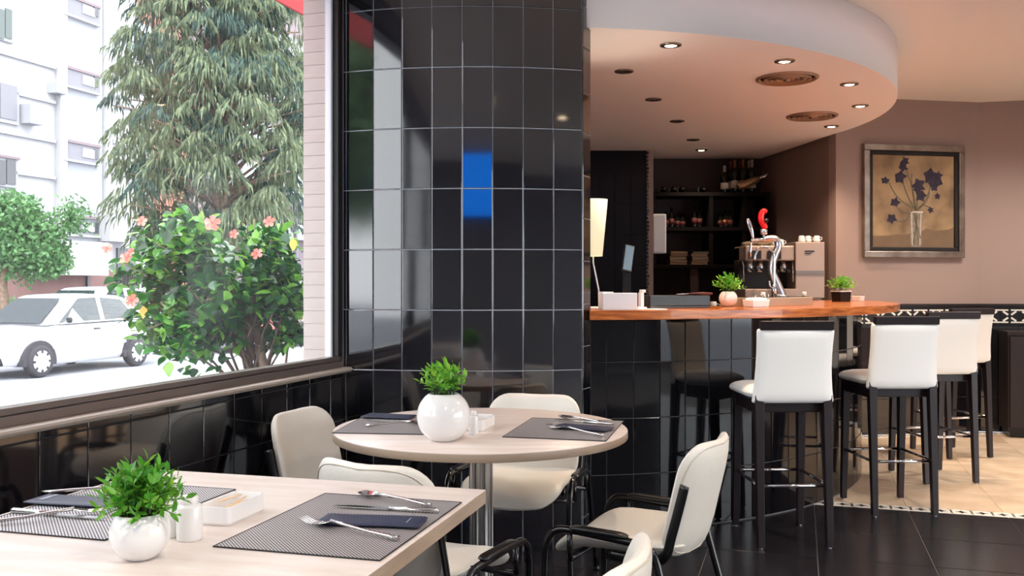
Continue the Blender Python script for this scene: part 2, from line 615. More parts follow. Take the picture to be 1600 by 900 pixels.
for (a, b) in (((2.80, 7.80), (4.06, 8.03)), ((4.1, 8.03), (6.5, 7.42))):
    a, b = Vector((*a, 0)), Vector((*b, 0))
    d = (b - a).normalized()
    nrm = Vector((-d.y, d.x, 0))
    k = int((b - a).length / BW)
    for i in range(k):
        c = a + d * (i + .5) * BW - nrm * 0.06
        put(bmesh_, 'border_tile', fl, frame_matrix((c.x, c.y, -0.003), d, nrm, (0, 0, 1)))

# ---- ceiling and round soffit over the bar
cl = MB().prism(ROOM, 2.865, 3.0).build('ceiling', M['ceil'])
tag(cl, 'pale main ceiling above the dining room', 'ceiling', kind='structure')


def circ(r, ph):
    return (BC[0] + r * math.sin(ph), BC[1] - r * math.cos(ph))


SR = 2.64
poly = [circ(SR, -0.12 + (1.80 + 0.12) * i / 72) for i in range(73)] + [(2.49, 9.29), (0.68, 9.29), (0.1, 7.2), (-.15, 6.4)]
sf = MB().prism(poly, 2.536, 2.864, smooth=False)
so = sf.build('ceiling_soffit', M['soffit'])
for p in so.data.polygons:
    if abs(p.normal.z) < 0.5:
        p.use_smooth = True
tag(so, 'round dropped ceiling with downlights hanging over the bar', 'ceiling', kind='structure')

# ---- window wall on the left (local x = -distance from corner, y = outwards)
CORNER = (-0.825, 4.53, 0)
WROT = math.radians(72.66)
wl = thing('wall_left', 'low wall of square black tiles below the window', 'wall', CORNER, WROT, kind='structure')
MB().box(-8, 5, 0.0, 0.14, -0.38, 0.855).build('wall_body', M['dimgrout'], wl)
MB().box(-8, 5, 0.0, 0.14, 2.72, 2.99).build('header', M['wallgrey'], wl)
MB().box(0.0, 5, 0.001, 0.139, 0.85, 2.725).build('return_wall', M['wallgrey'], wl)
TW = 0.1957
wt = tile_mesh('wall_tile', TW - 0.003, 0.2045 - 0.003, M['tile'])
wt_top = tile_mesh('wall_tile_top', TW - 0.003, 0.027, M['tile'])
WRX = Vector((1, 0, 0))
for n in range(-3, 10):
    s = 1.896 - (n + .5) * TW
    for r in range(4):
        zc = 0.826 - (r + .5) * 0.2045
        put(wt, 'tile', wl, jitter(frame_matrix((-s, 0, zc), (1, 0, 0), (0, 0, 1), (0, -1, 0)), 0.12))
    put(wt_top, 'tile', wl, frame_matrix((-s, 0, 0.8405), (1, 0, 0), (0, 0, 1), (0, -1, 0)))
wt_end = tile_mesh('wall_tile_end', 0.128, 0.2015, M['tile'])
for r in range(4):
    put(wt_end, 'tile', wl, frame_matrix((-0.068, 0, 0.826 - (r + .5) * 0.2045), (1, 0, 0), (0, 0, 1), (0, -1, 0)))
put(tile_mesh('wall_tile_end_top', 0.128, 0.027, M['tile']), 'tile', wl, frame_matrix((-0.068, 0, 0.8405), (1, 0, 0), (0, 0, 1), (0, -1, 0)))

wi = thing('window_1', 'large street window in a dark metal frame with stone sill', 'window', CORNER, WROT, kind='structure')
# sill nose: rounded stone profile
prof = [(-0.052, 0.862), (-0.056, 0.868), (-0.052, 0.875), (-0.040, 0.878), (0.06, 0.878), (0.06, 0.8555), (-0.045, 0.8555)]
mb = MB()
n = len(prof)
mb.add([(-7.9, y, z) for y, z in prof] + [(-0.004, y, z) for y, z in prof],
       [tuple(range(n - 1, -1, -1)), tuple(range(n, 2 * n))] + [(i, (i + 1) % n, n + (i + 1) % n, n + i) for i in range(n)])
mb.build('sill', M['nose'], wi)
fr = MB()
fr.box(-7.9, -0.02, -0.010, 0.055, 0.878, 0.907)
fr.box(-7.9, -0.02, 0.004, 0.055, 0.909, 0.930)
fr.build('bottom_rail', M['alu'], wi, bevel=0.002)
MB().box(-0.048, -0.002, 0.0, 0.06, 0.93, 2.72).build('side_frame', M['aludark'], wi, bevel=0.002)
MB().box(-7.9, -0.048, 0.0, 0.06, 2.67, 2.72).build('top_rail', M['aludark'], wi, bevel=0.002)
MB().box(-0.066, -0.05, 0.03, 0.062, 0.93, 2.67).build('glazing_bead', M['whitealu'], wi)
for x in (-3.0, -5.4):
    MB().box(x - .03, x + .03, 0.0, 0.06, 0.93, 2.67).build('mullion', M['aludark'], wi)
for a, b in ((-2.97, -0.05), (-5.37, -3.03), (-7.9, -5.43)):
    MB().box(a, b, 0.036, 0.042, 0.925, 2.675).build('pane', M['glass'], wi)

# exterior pier seen through the glass: courses of painted brick
pr = thing('wall_exterior', 'cream painted brick pier just outside the window', 'wall', CORNER, WROT, kind='structure')
MB().box(-0.043, 0.5, 0.0605, 0.185, -0.38, 3.0).build('mortar', M['nose'], pr)
bk = MB().box(-0.006, 0.5, -0.064, 0.064, -0.0305, 0.0305).mesh('brick', M['brickwhite'])
for i in range(44):
    put(bk, 'brick', pr, Matrix.Translation((-0.043 + random.uniform(-.001, .001), 0.125, 0.30 + i * 0.063)))

# ---- curved black-tiled column
cx, cy, R = -0.18, 6.22, 1.8


def cpt(ph, r=R):
    return (cx + r * math.sin(ph), cy - r * math.cos(ph))


col = thing('column', 'bowed column clad in tall glossy black tiles', 'column', kind='structure')
arc = [cpt(-0.374 + (0.293 + 0.374) * i / 16, R - 0.004) for i in range(17)]
poly = arc + [(0.386, 4.600), (0.386, 5.25), (-0.66, 5.25)]
MB().prism(poly, -0.05, 2.866).build('column_body', M['grout'], col)
lines = [-0.3735] + [0.049 + k * 0.0813 for k in range(-5, 4)]
for a, b in zip(lines[:-1], lines[1:]):
    w = 2 * R * math.sin((b - a) / 2) - 0.0042
    ms = [tile_mesh('column_tile', w, 0.29 - 0.0042, M[k], 0.0045, 0.0018) for k in ('tile', 'tile2')]
    m = (a + b) / 2
    p = cpt(m, R * math.cos((b - a) / 2) - 0.0035)
    for k in range(10):
        zc = 0.866 - 3 * .29 + (k + .5) * .29
        if zc > 2.865:
            continue
        X = frame_matrix((p[0], p[1], zc), (math.cos(m), math.sin(m), 0), (0, 0, 1), (math.sin(m), -math.cos(m), 0))
        if k == 9:
            h9 = 2.862 - (0.866 - .87 + 9 * .29)
            me = tile_mesh('column_tile_cut', w, h9, M['tile'])
            X = frame_matrix((p[0], p[1], 2.862 - h9 / 2), (math.cos(m), math.sin(m), 0), (0, 0, 1), (math.sin(m), -math.cos(m), 0))
            put(me, 'tile', col, X)
        else:
            put(random.choice(ms), 'tile', col, jitter(X, 0.28))
# narrow right return with square tiles
a, b = Vector((0.3395, 4.4965, 0)), Vector((0.386, 4.600, 0))
d = (b - a).normalized()
nr = Vector((d.y, -d.x, 0))
sm = tile_mesh('return_tile', (b - a).length - 0.006, 0.2045, M['tile'])
for k in range(14):
    zc = (k + .5) * 0.2075 - 0.06
    if zc < 2.76:
        c = (a + b) / 2
        put(sm, 'tile', col, frame_matrix((c.x, c.y, zc), d, (0, 0, 1), nr))

# ---- far walls
def wall(name, pts, z0, z1, m, label, thick=0.12):
    """vertical wall along the polyline pts, thickness to the left of travel"""
    a, b = Vector((*pts[0], 0)), Vector((*pts[1], 0))
    d = (b - a).normalized()
    nn = Vector((-d.y, d.x, 0)) * thick
    q = [a, b, b + nn, a + nn]
    o = MB().prism([(p.x, p.y) for p in q], z0, z1).build(name, m)
    return tag(o, label, 'wall', kind='structure')


wall('wall_back', [(2.74, 7.85), (4.08, 8.09)], 0, 2.865, M['taupe'], 'taupe wall carrying the framed flower painting')
wall('wall_right', [(4.08, 8.09), (6.6, 7.45)], 0, 2.865, M['taupe'], 'taupe wall at the far right corner')
wall('wall_alcove_right', [(2.5, 9.3), (2.737, 7.875)], 0, 2.865, M['taupeshade'], 'shaded taupe wall beside the bar shelves', 0.1)
wall('wall_alcove_back', [(0.66, 9.3), (2.5, 9.3)], 0, 2.865, M['alcove'], 'dim wall behind the bar shelves')
# east wall with an unseen window added to light the stools and the bar
we = thing('wall_east', 'side wall of the room outside the picture', 'wall', kind='structure')
EW = (-2.9, 3.4, 0.15, 2.70)
MB().box(6.6, 6.75, -3.1, 7.5, 0, EW[2]).build('lower_wall', M['taupe'], we)
MB().box(6.6, 6.75, -3.1, 7.5, EW[3], 2.99).build('header', M['taupe'], we)
MB().box(6.6, 6.75, EW[1], 7.5, EW[2], EW[3]).build('wall_body', M['taupe'], we)
MB().box(6.6, 6.75, -3.1, EW[0], EW[2], EW[3]).build('wall_end', M['taupe'], we)
w2 = thing('window_fill', 'unseen window added to the side wall for daylight on the stools', 'window', kind='structure')
for y in (EW[0], -0.8, 1.3, EW[1]):
    MB().box(6.64, 6.70, y - .03, y + .03, EW[2], EW[3]).build('mullion', M['aludark'], w2)
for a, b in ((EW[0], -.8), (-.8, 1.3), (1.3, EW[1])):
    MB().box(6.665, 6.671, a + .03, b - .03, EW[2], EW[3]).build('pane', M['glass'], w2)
ws = thing('wall_south', 'wall behind the viewer', 'wall', kind='structure')
MB().box(-3.3, -.80, -3.22, -3.1, 0, 2.99).build('wall_body', M['wallgrey'], ws)
MB().box(.28, 6.7, -3.22, -3.1, 0, 2.99).build('wall_end', M['wallgrey'], ws)
MB().box(-.80, .28, -3.22, -3.1, 0, 2.08).build('lower_wall', M['wallgrey'], ws)
w3 = thing('window_3', 'blue glass transom in the wall behind the viewer', 'window', kind='structure')
MB().box(-.80, .28, -3.17, -3.165, 2.08, 2.99).build('pane', M['blueglass'], w3)
MB().box(-.80, .28, -3.19, -3.15, 2.08, 2.12).build('sill', M['aludark'], w3)

# black tiled partition at the left of the alcove
pt = thing('wall_partition', 'tall black tiled partition behind the bar lamp', 'wall', kind='structure')
MB().box(0.50, 1.262, 8.72, 9.28, 0, 2.535).build('partition_body', M['partition'], pt)
MB().box(1.264, 1.325, 8.70, 9.28, 0, 2.535).build('plaster_edge', M['taupe'], pt)
ptile = tile_mesh('partition_tile', 0.1465, 0.2875, M['partition'])
for i in range(5):
    for k in range(8):
        put(ptile, 'tile', pt, jitter(frame_matrix((1.188 - i * .149, 8.72, .15 + k * .29), (1, 0, 0), (0, 0, 1), (0, -1, 0)), .1))
jag = MB()
for k in range(44):
    jag.box(1.262, 1.275 + random.uniform(0, .012), 8.694, 8.702, 0.95 + k * .036, 0.972 + k * .036)
tag(jag.build('broken_tile_edge', M['tile'], pt), None, None, kind='stuff')

# wainscot and patterned tile band along the two far walls
bandm = MB()
hw, hh = 0.0745, 0.0605
bandm.box(-hw, hw, -hh, hh, 0, 0.006, 0)
z = 0.0066


def bar2(mb, a, b, w, mi):
    a, b = Vector((*a, z)), Vector((*b, z))
    d = (b - a).normalized()
    nn = Vector((-d.y, d.x, 0)) * w / 2
    mb.add([a - nn, b - nn, b + nn, a + nn], [(0, 1, 2, 3)], mi=mi)


for sy in (-1, 1):
    bar2(bandm, (-hw, sy * (hh - .008)), (-.01, sy * (hh - .008)), .012, 1)
    bar2(bandm, (.01, sy * (hh - .008)), (hw, sy * (hh - .008)), .012, 1)
for sx in (-1, 1):
    for sy in (-1, 1):
        bar2(bandm, (sx * .012, sy * .012), (sx * .052, sy * .042), .016, 1)
bandmesh = bandm.mesh('band_tile', [M['bordblack'], M['bordwhite']])
for nm, a, b, lab in (('wainscot_back', (2.76, 7.85), (4.08, 8.09), 'black wainscot with patterned tile band below the painting'),
                      ('wainscot_right', (4.08, 8.09), (6.59, 7.45), 'black wainscot with patterned tile band at the far right')):
    a, b = Vector((*a, 0)), Vector((*b, 0))
    d = (b - a).normalized()
    nn = Vector((d.y, -d.x, 0))
    w = thing(nm.replace('wainscot', 'baseboard'), lab, 'wainscot', kind='structure')
    def seg(z0, z1, t, m, name):
        q = [a, b, b + nn * t, a + nn * t]
        MB().prism([(p.x, p.y) for p in q][::-1], z0, z1).build(name, m, w)
    seg(0.0, 0.94, 0.014, M['bordblack'], 'panel')
    seg(1.066, 1.092, 0.014, M['bordblack'], 'upper_panel')
    seg(1.092, 1.11, 0.024, M['darkwood'], 'cap_rail')
    seg(0.94, 1.066, 0.006, M['bordblack'], 'band_backing')
    k = int((b - a).length / .151)
    for i in range(k):
        c = a + d * (.08 + i * .151) + nn * .007
        put(bandmesh, 'band_tile', w, frame_matrix((c.x, c.y, 1.003), d, (0, 0, 1), nn))
    k = int((b - a).length / .30)
    pm = tile_mesh('wainscot_tile', .295, .30, M['tile'])
    for i in range(k):
        for r in range(3):
            c = a + d * (.15 + i * .30) + nn * .014
            put(pm, 'tile', w, frame_matrix((c.x, c.y, .15 + r * .305), d, (0, 0, 1), nn))

# ================================================================== OUTSIDE
gd = MB().box(-70, 40, -30, 90, -0.6, -0.38).build('road', M['asphalt'])
tag(gd, 'pale asphalt street outside the window', 'road', kind='structure')
DX = Vector((0.30, 0.954, 0))
DN = Vector((0.954, -0.30, 0))
SROT = math.atan2(0.954, 0.30)
FO = Vector((-18.2, 33.0, -0.38))


def fac(px, py, off=0.0):
    """facade coordinate (along, height above street) seen at a pixel, for the plane 'off' in front of the facade"""
    k = (px - 800) / F
    o = FO + DN * off
    # o.x + t*DX.x = k*(o.y + t*DX.y)
    t = (k * o.y - o.x) / (DX.x - k * DX.y)
    Y = o.y + t * DX.y
    return t, CH - (py - HZ) / F * Y + 0.38


# apartment block: local x along the street, local -y ... outward normal = -y
ab = thing('apartment_building', 'white rendered apartment block with pink brick base across the street', 'building', FO, SROT)


def fbox(px0, px1, py0, py1, m, name, y0, y1, parent=None, ref=None, bevel=0):
    """box on the facade spanning a pixel range measured at its middle column; y0<y1, outward is negative y"""
    xm = (px0 + px1) / 2
    t0, t1 = fac(px0, py0, -y0)[0], fac(px1, py0, -y0)[0]
    za, zb = fac(xm, py1, -y0)[1], fac(xm, py0, -y0)[1]
    return MB().box(t0, t1, y0, y1, za, zb).build(name, m, parent or ab, bevel=bevel)


tL, tR = -30.0, fac(214, 300)[0]
zb = fac(50, 418)[1]
MB().box(tL, tR, 0, 9, zb, 22).build('wall', M['facade'], ab)
MB().box(tL, tR, -0.02, 9, 0, zb).build('brick_base', M['brickbase'], ab)
# protruding bay with its pilasters
t0, t1 = fac(97, 300)[0], fac(160, 300)[0]
for px in (92, 163):
    t = fac(px, 300)[0]
    MB().box(t - .18, t + .18, -0.25, 0, zb + .2, 22).build('pilaster', M['facade'], ab)
MB().box(t0 + .1, t1 - .1, -0.10, 0, zb + .2, 22).build('bay_panel', M['facade2'], ab)
zw = []
for yy in (16, 126, 239, 354):
    w = fbox(102, 156, yy - 13, yy + 13, M['shutter'], 'window', -0.16, -0.02)
    fbox(130, 149, yy - 6, yy + 8, M['facade'], 'pane', -0.20, -0.155, w)
    fbox(148, 154, yy - 6, yy + 10, M['windark'], 'pane', -0.20, -0.155, w)
    fbox(101, 158, yy + 13, yy + 16, M['facade'], 'sill', -0.30, -0.1)
    fbox(101, 158, yy - 17, yy - 13, M['mauve'], 'window_head', -0.22, -0.1)
# storey courses on the left part and right part
for yy in (75, 134, 200, 262):
    fbox(-110, 88, yy, yy + 5, M['facade2'], 'string_course', -0.12, 0.0)
for yy in (54, 118, 163, 222, 270, 330):
    fbox(168, 212, yy, yy + 4, M['facade2'], 'string_course', -0.12, 0.0)
# left windows
for (x0, x1, y0, y1, m) in ((-6, 22, 10, 64, 'winglass'), (-30, 30, 128, 190, 'shutter'), (-8, 28, 246, 292, 'windark')):
    w = fbox(x0, x1, y0, y1, M['facade2'], 'window', -0.12, 0.02)
    k = (x0 + x1) / 2
    fbox(x0 + 3, k - 1, y0 + 4, y1 - 4, M[m], 'pane', -0.16, -0.11, w)
    fbox(k + 1, x1 - 3, y0 + 4, y1 - 4, M[m], 'pane', -0.16, -0.11, w)
fbox(-8, 32, 243, 247, M['mauve'], 'window_head', -0.2, 0)
# white balcony box at first floor, gate bay beside it
fbox(62, 170, 376, 430, M['facade'], 'balcony_box', -0.9, 0)
fbox(172, 214, 332, 378, M['facade'], 'balcony_box', -0.7, 0)
fbox(137, 141, 432, 470, M['windark'], 'downpipe', -0.12, -0.02)
g = fbox(184, 212, 388, 452, M['windark'], 'gate', -0.08, -0.01)
for k in range(9):
    x = 186 + k * 3
    t, zz = fac(x, 420)
    MB().box(t - .03, t + .03, -0.16, -0.1, 0.3, 2.2).build('gate_bar', M['aludark'], g)
t, zz = fac(41, 180)
MB().box(t - .3, t + .3, -0.5, 0, zz - .35, zz + .35).build('air_conditioner', M['facade2'], ab)
t, zz = fac(82, 139)
MB().box(t - .25, t + .25, -0.45, 0, zz - .2, zz + .2).build('wall_lamp', M['facade2'], ab)

# second building, further along behind the big tree
o2 = FO + DX * (tR + 0.2) - DN * 0.0
b2 = thing('brick_building', 'orange brick and white building half hidden behind the big tree', 'building', FO, SROT)
tA, tB = fac(216, 300, -3)[0], fac(296, 300, -3)[0]
MB().box(tR + .1, tB, 3, 12, 0, 26).build('wall', M['brickorange'], b2)
MB().box(tR + .1, fac(240, 300, -2.6)[0], 2.6, 3, 0, 14).build('white_bay', M['facade'], b2)
w = MB().box(fac(214, 300, -2.5)[0] + .05, fac(240, 300, -2.5)[0], 2.5, 2.62, fac(226, 330, -2.5)[1], fac(226, 285, -2.5)[1]).build('window', M['shutter'], b2)
tC = fac(500, 300, -3)[0]
MB().box(tB, tC + 6, 3.5, 12, 0, 20).build('upper_wall', M['mauve'], b2)
for (y0, y1) in ((262, 310), (348, 372)):
    fbox(380, 500, y0, y1, M['facade'], 'white_band', 2.6, 3.6, b2)
for (y0, y1) in ((30, 60), (130, 160), (190, 215)):
    fbox(300, 500, y0, y1, M['facade'], 'white_band', 3.0, 3.6, b2)
for (x0, x1) in ((404, 414), (428, 441), (468, 484)):
    w = fbox(x0, x1, 320, 350, M['shutter'], 'window', 3.3, 3.6, b2)
    fbox(x0 + 2, x1 - 2, 323, 349, M['winglass'], 'pane', 3.22, 3.31, w)
lp = at(462, 400, 30)
st = thing('street_lamp', 'slim pale lamp post in front of the mauve far wall', 'lamp post', (lp.x, lp.y, -0.38))
MB().tube([(0, 0, 0), (0, 0, 5.6)], [.10, .06], 8).build('post', M['shutter'], st)
MB().tube([(0, 0, 5.6), (.2, 0, 6.0), (.9, -.2, 6.15)], .05, 8).build('arm', M['shutter'], st)
MB().box(.85, 1.3, -.32, -.1, 6.1, 6.2).build('lamp_head', M['shutter'], st)

# hedge along the far pavement
hp = FO + DN * 3.2
hd = thing('hedge', 'low clipped green hedge in front of the brick base', 'hedge', (hp.x, hp.y, -0.38), SROT)
mb = MB()
rnd = random.Random(3)


def leaf_quad(mb, c, s, rnd, mi=0, aspect=0.5, droop=None):
    ax = Vector((rnd.gauss(0, 1), rnd.gauss(0, 1), rnd.gauss(0, 1))) if droop is None else droop
    ax = ax.normalized()
    sd = ax.cross(Vector((rnd.gauss(0, 1), rnd.gauss(0, 1), rnd.gauss(0, 1)))).normalized() * s * aspect * .5
    ax = ax * s
    c = Vector(c)
    mb.add([c, c + ax * .45 + sd, c + ax, c + ax * .45 - sd], [(0, 1, 2, 3)], False, mi)


x0h, x1h = fac(-60, 470, 3.2)[0], fac(230, 470, 3.2)[0]
MB().box(x0h, x1h, -.30, .30, 0, 1.02).build('branches', M['needledark'], hd)
for i in range(9000):
    x = rnd.uniform(x0h, x1h)
    a = rnd.random()
    y, zz = (rnd.uniform(-.42, .42), 1.0 + rnd.gauss(.06, .06)) if a < .4 else (-.38 + rnd.gauss(0, .05), rnd.uniform(0, 1.05))
    leaf_quad(mb, (x, y, zz), rnd.uniform(.10, .17), rnd, 0)
tag(mb.build('foliage', M['hedge'], hd), None, None, kind='stuff')

# round citrus tree at the left
tp = at(6, 470, 24.0)
ct = thing('orange_tree', 'small round-crowned green street tree at the left edge of the window', 'tree', (tp.x, tp.y, -0.38))
ct.scale = (1.14, 1.14, 1.14)
MB().tube([(0, 0, 0), (.03, 0, .8), (-.02, 0, 1.5), (.1, 0, 2.2)], [.12, .1, .09, .05], 10).build('trunk', M['bark'], ct)
mb = MB()
lumps = [(.1, 0, 2.55, 1.05), (.75, -.1, 2.45, .75), (-.6, .1, 2.6, .8), (.3, -.3, 3.0, .7), (1.05, 0, 2.0, .45), (.4, .3, 2.1, .8), (-.2, -.4, 3.05, .5)]
for i in range(9000):
    lx, ly, lz, r = rnd.choice(lumps)
    v = Vector((rnd.gauss(0, 1), rnd.gauss(0, 1), rnd.gauss(0, 1))).normalized() * r * rnd.uniform(.55, 1.02)
    p = Vector((lx, ly, lz)) + Vector((v.x, v.y, v.z * .85))
    leaf_quad(mb, p, rnd.uniform(.10, .18), rnd, 0 if rnd.random() < .75 else 1)
for i in range(700):
    p = Vector((1.55, 0, 2.95)) + Vector((rnd.gauss(0, .16), rnd.gauss(0, .16), rnd.gauss(0, .18)))
    leaf_quad(mb, p, rnd.uniform(.08, .14), rnd, 0)
MB().tube([(.3, 0, 2.3), (1.0, 0, 2.7), (1.5, 0, 2.95)], [.04, .025, .012], 6).build('branch', M['bark'], ct)
tag(mb.build('crown', [M['citrus'], M['hedge']], ct), None, None, kind='stuff')

for k, (x, y, sc) in enumerate(((-9.0, -2.2, 1.75), (-13.5, -9.0, 1.9))):
    t = again(ct, (x, y, -0.38), k * 1.3, ['nearer', 'farther'][k] + ' street tree behind the viewer, mirrored in the tiled column', 'street trees behind the viewer')
    t.scale = (sc, sc, sc)

# big drooping conifer
tp = at(345, 500, 26.0)
bt = thing('weeping_tree', 'tall dark green tree with drooping needle sprays across the street', 'tree', (tp.x, tp.y, -0.38))
MB().tube([(-.3, 0, 0), (-.2, .1, 2.5), (.1, 0, 6), (0, 0, 10), (0.1, 0, 13)], [.30, .26, .22, .16, .05], 10).build('trunk', M['bark'], bt)
mb = MB()
mbr = MB()


def crown_r(zz):
    # half width of the crown over its height
    pts = [(2.2, 1.5), (3.0, 2.25), (4.4, 2.65), (6.0, 2.75), (7.3, 2.5), (8.8, 2.2), (10.5, 1.7), (12.5, .6)]
    for (a, ra), (b, rb) in zip(pts[:-1], pts[1:]):
        if a <= zz <= b:
            return ra + (rb - ra) * (zz - a) / (b - a)
    return .5


boughs = 0
while boughs < 520:
    zz = rnd.uniform(2.5, 12.4)
    ang = rnd.uniform(0, 2 * PI)
    rad = crown_r(zz) * math.sqrt(rnd.uniform(.12, 1.0)) * 1.04
    c = Vector((rad * math.cos(ang), rad * math.sin(ang), zz))
    boughs += 1
    cs = rnd.uniform(.35, .72)
    if boughs % 2 == 0:
        mbr.tube([(0, 0, zz - .9), (c.x * .5, c.y * .5, zz - .15), tuple(c)], [.05, .035, .015], 5)
    dark = 1 if (rad < crown_r(zz) * .62 or rnd.random() < .26) else 0  # inner boughs get darker needles as crown shade, some others at random
    for k in range(85):
        a2 = rnd.uniform(0, 2 * PI)
        rr = cs * math.sqrt(rnd.random())
        hh_ = (1 - (rr / cs) ** 2) * cs * .95
        p = c + Vector((rr * math.cos(a2), rr * math.sin(a2), hh_))
        out = Vector((math.cos(a2) * rr / cs * .8, math.sin(a2) * rr / cs * .8, -1.0 + rnd.uniform(0, .45)))
        L = rnd.uniform(.25, .6) * cs * 1.3
        w = rnd.uniform(.014, .034)
        sd = out.cross(Vector((rnd.gauss(0, 1), rnd.gauss(0, 1), .2))).normalized() * w
        q = p + out.normalized() * L * .5
        e = q + (out.normalized() * .4 + Vector((0, 0, -1))).normalized() * L * .6
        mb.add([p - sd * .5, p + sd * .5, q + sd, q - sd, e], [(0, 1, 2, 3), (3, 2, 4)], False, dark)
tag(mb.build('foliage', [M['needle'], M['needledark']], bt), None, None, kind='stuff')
tag(mbr.build('branches', M['bark'], bt), None, None, kind='stuff')


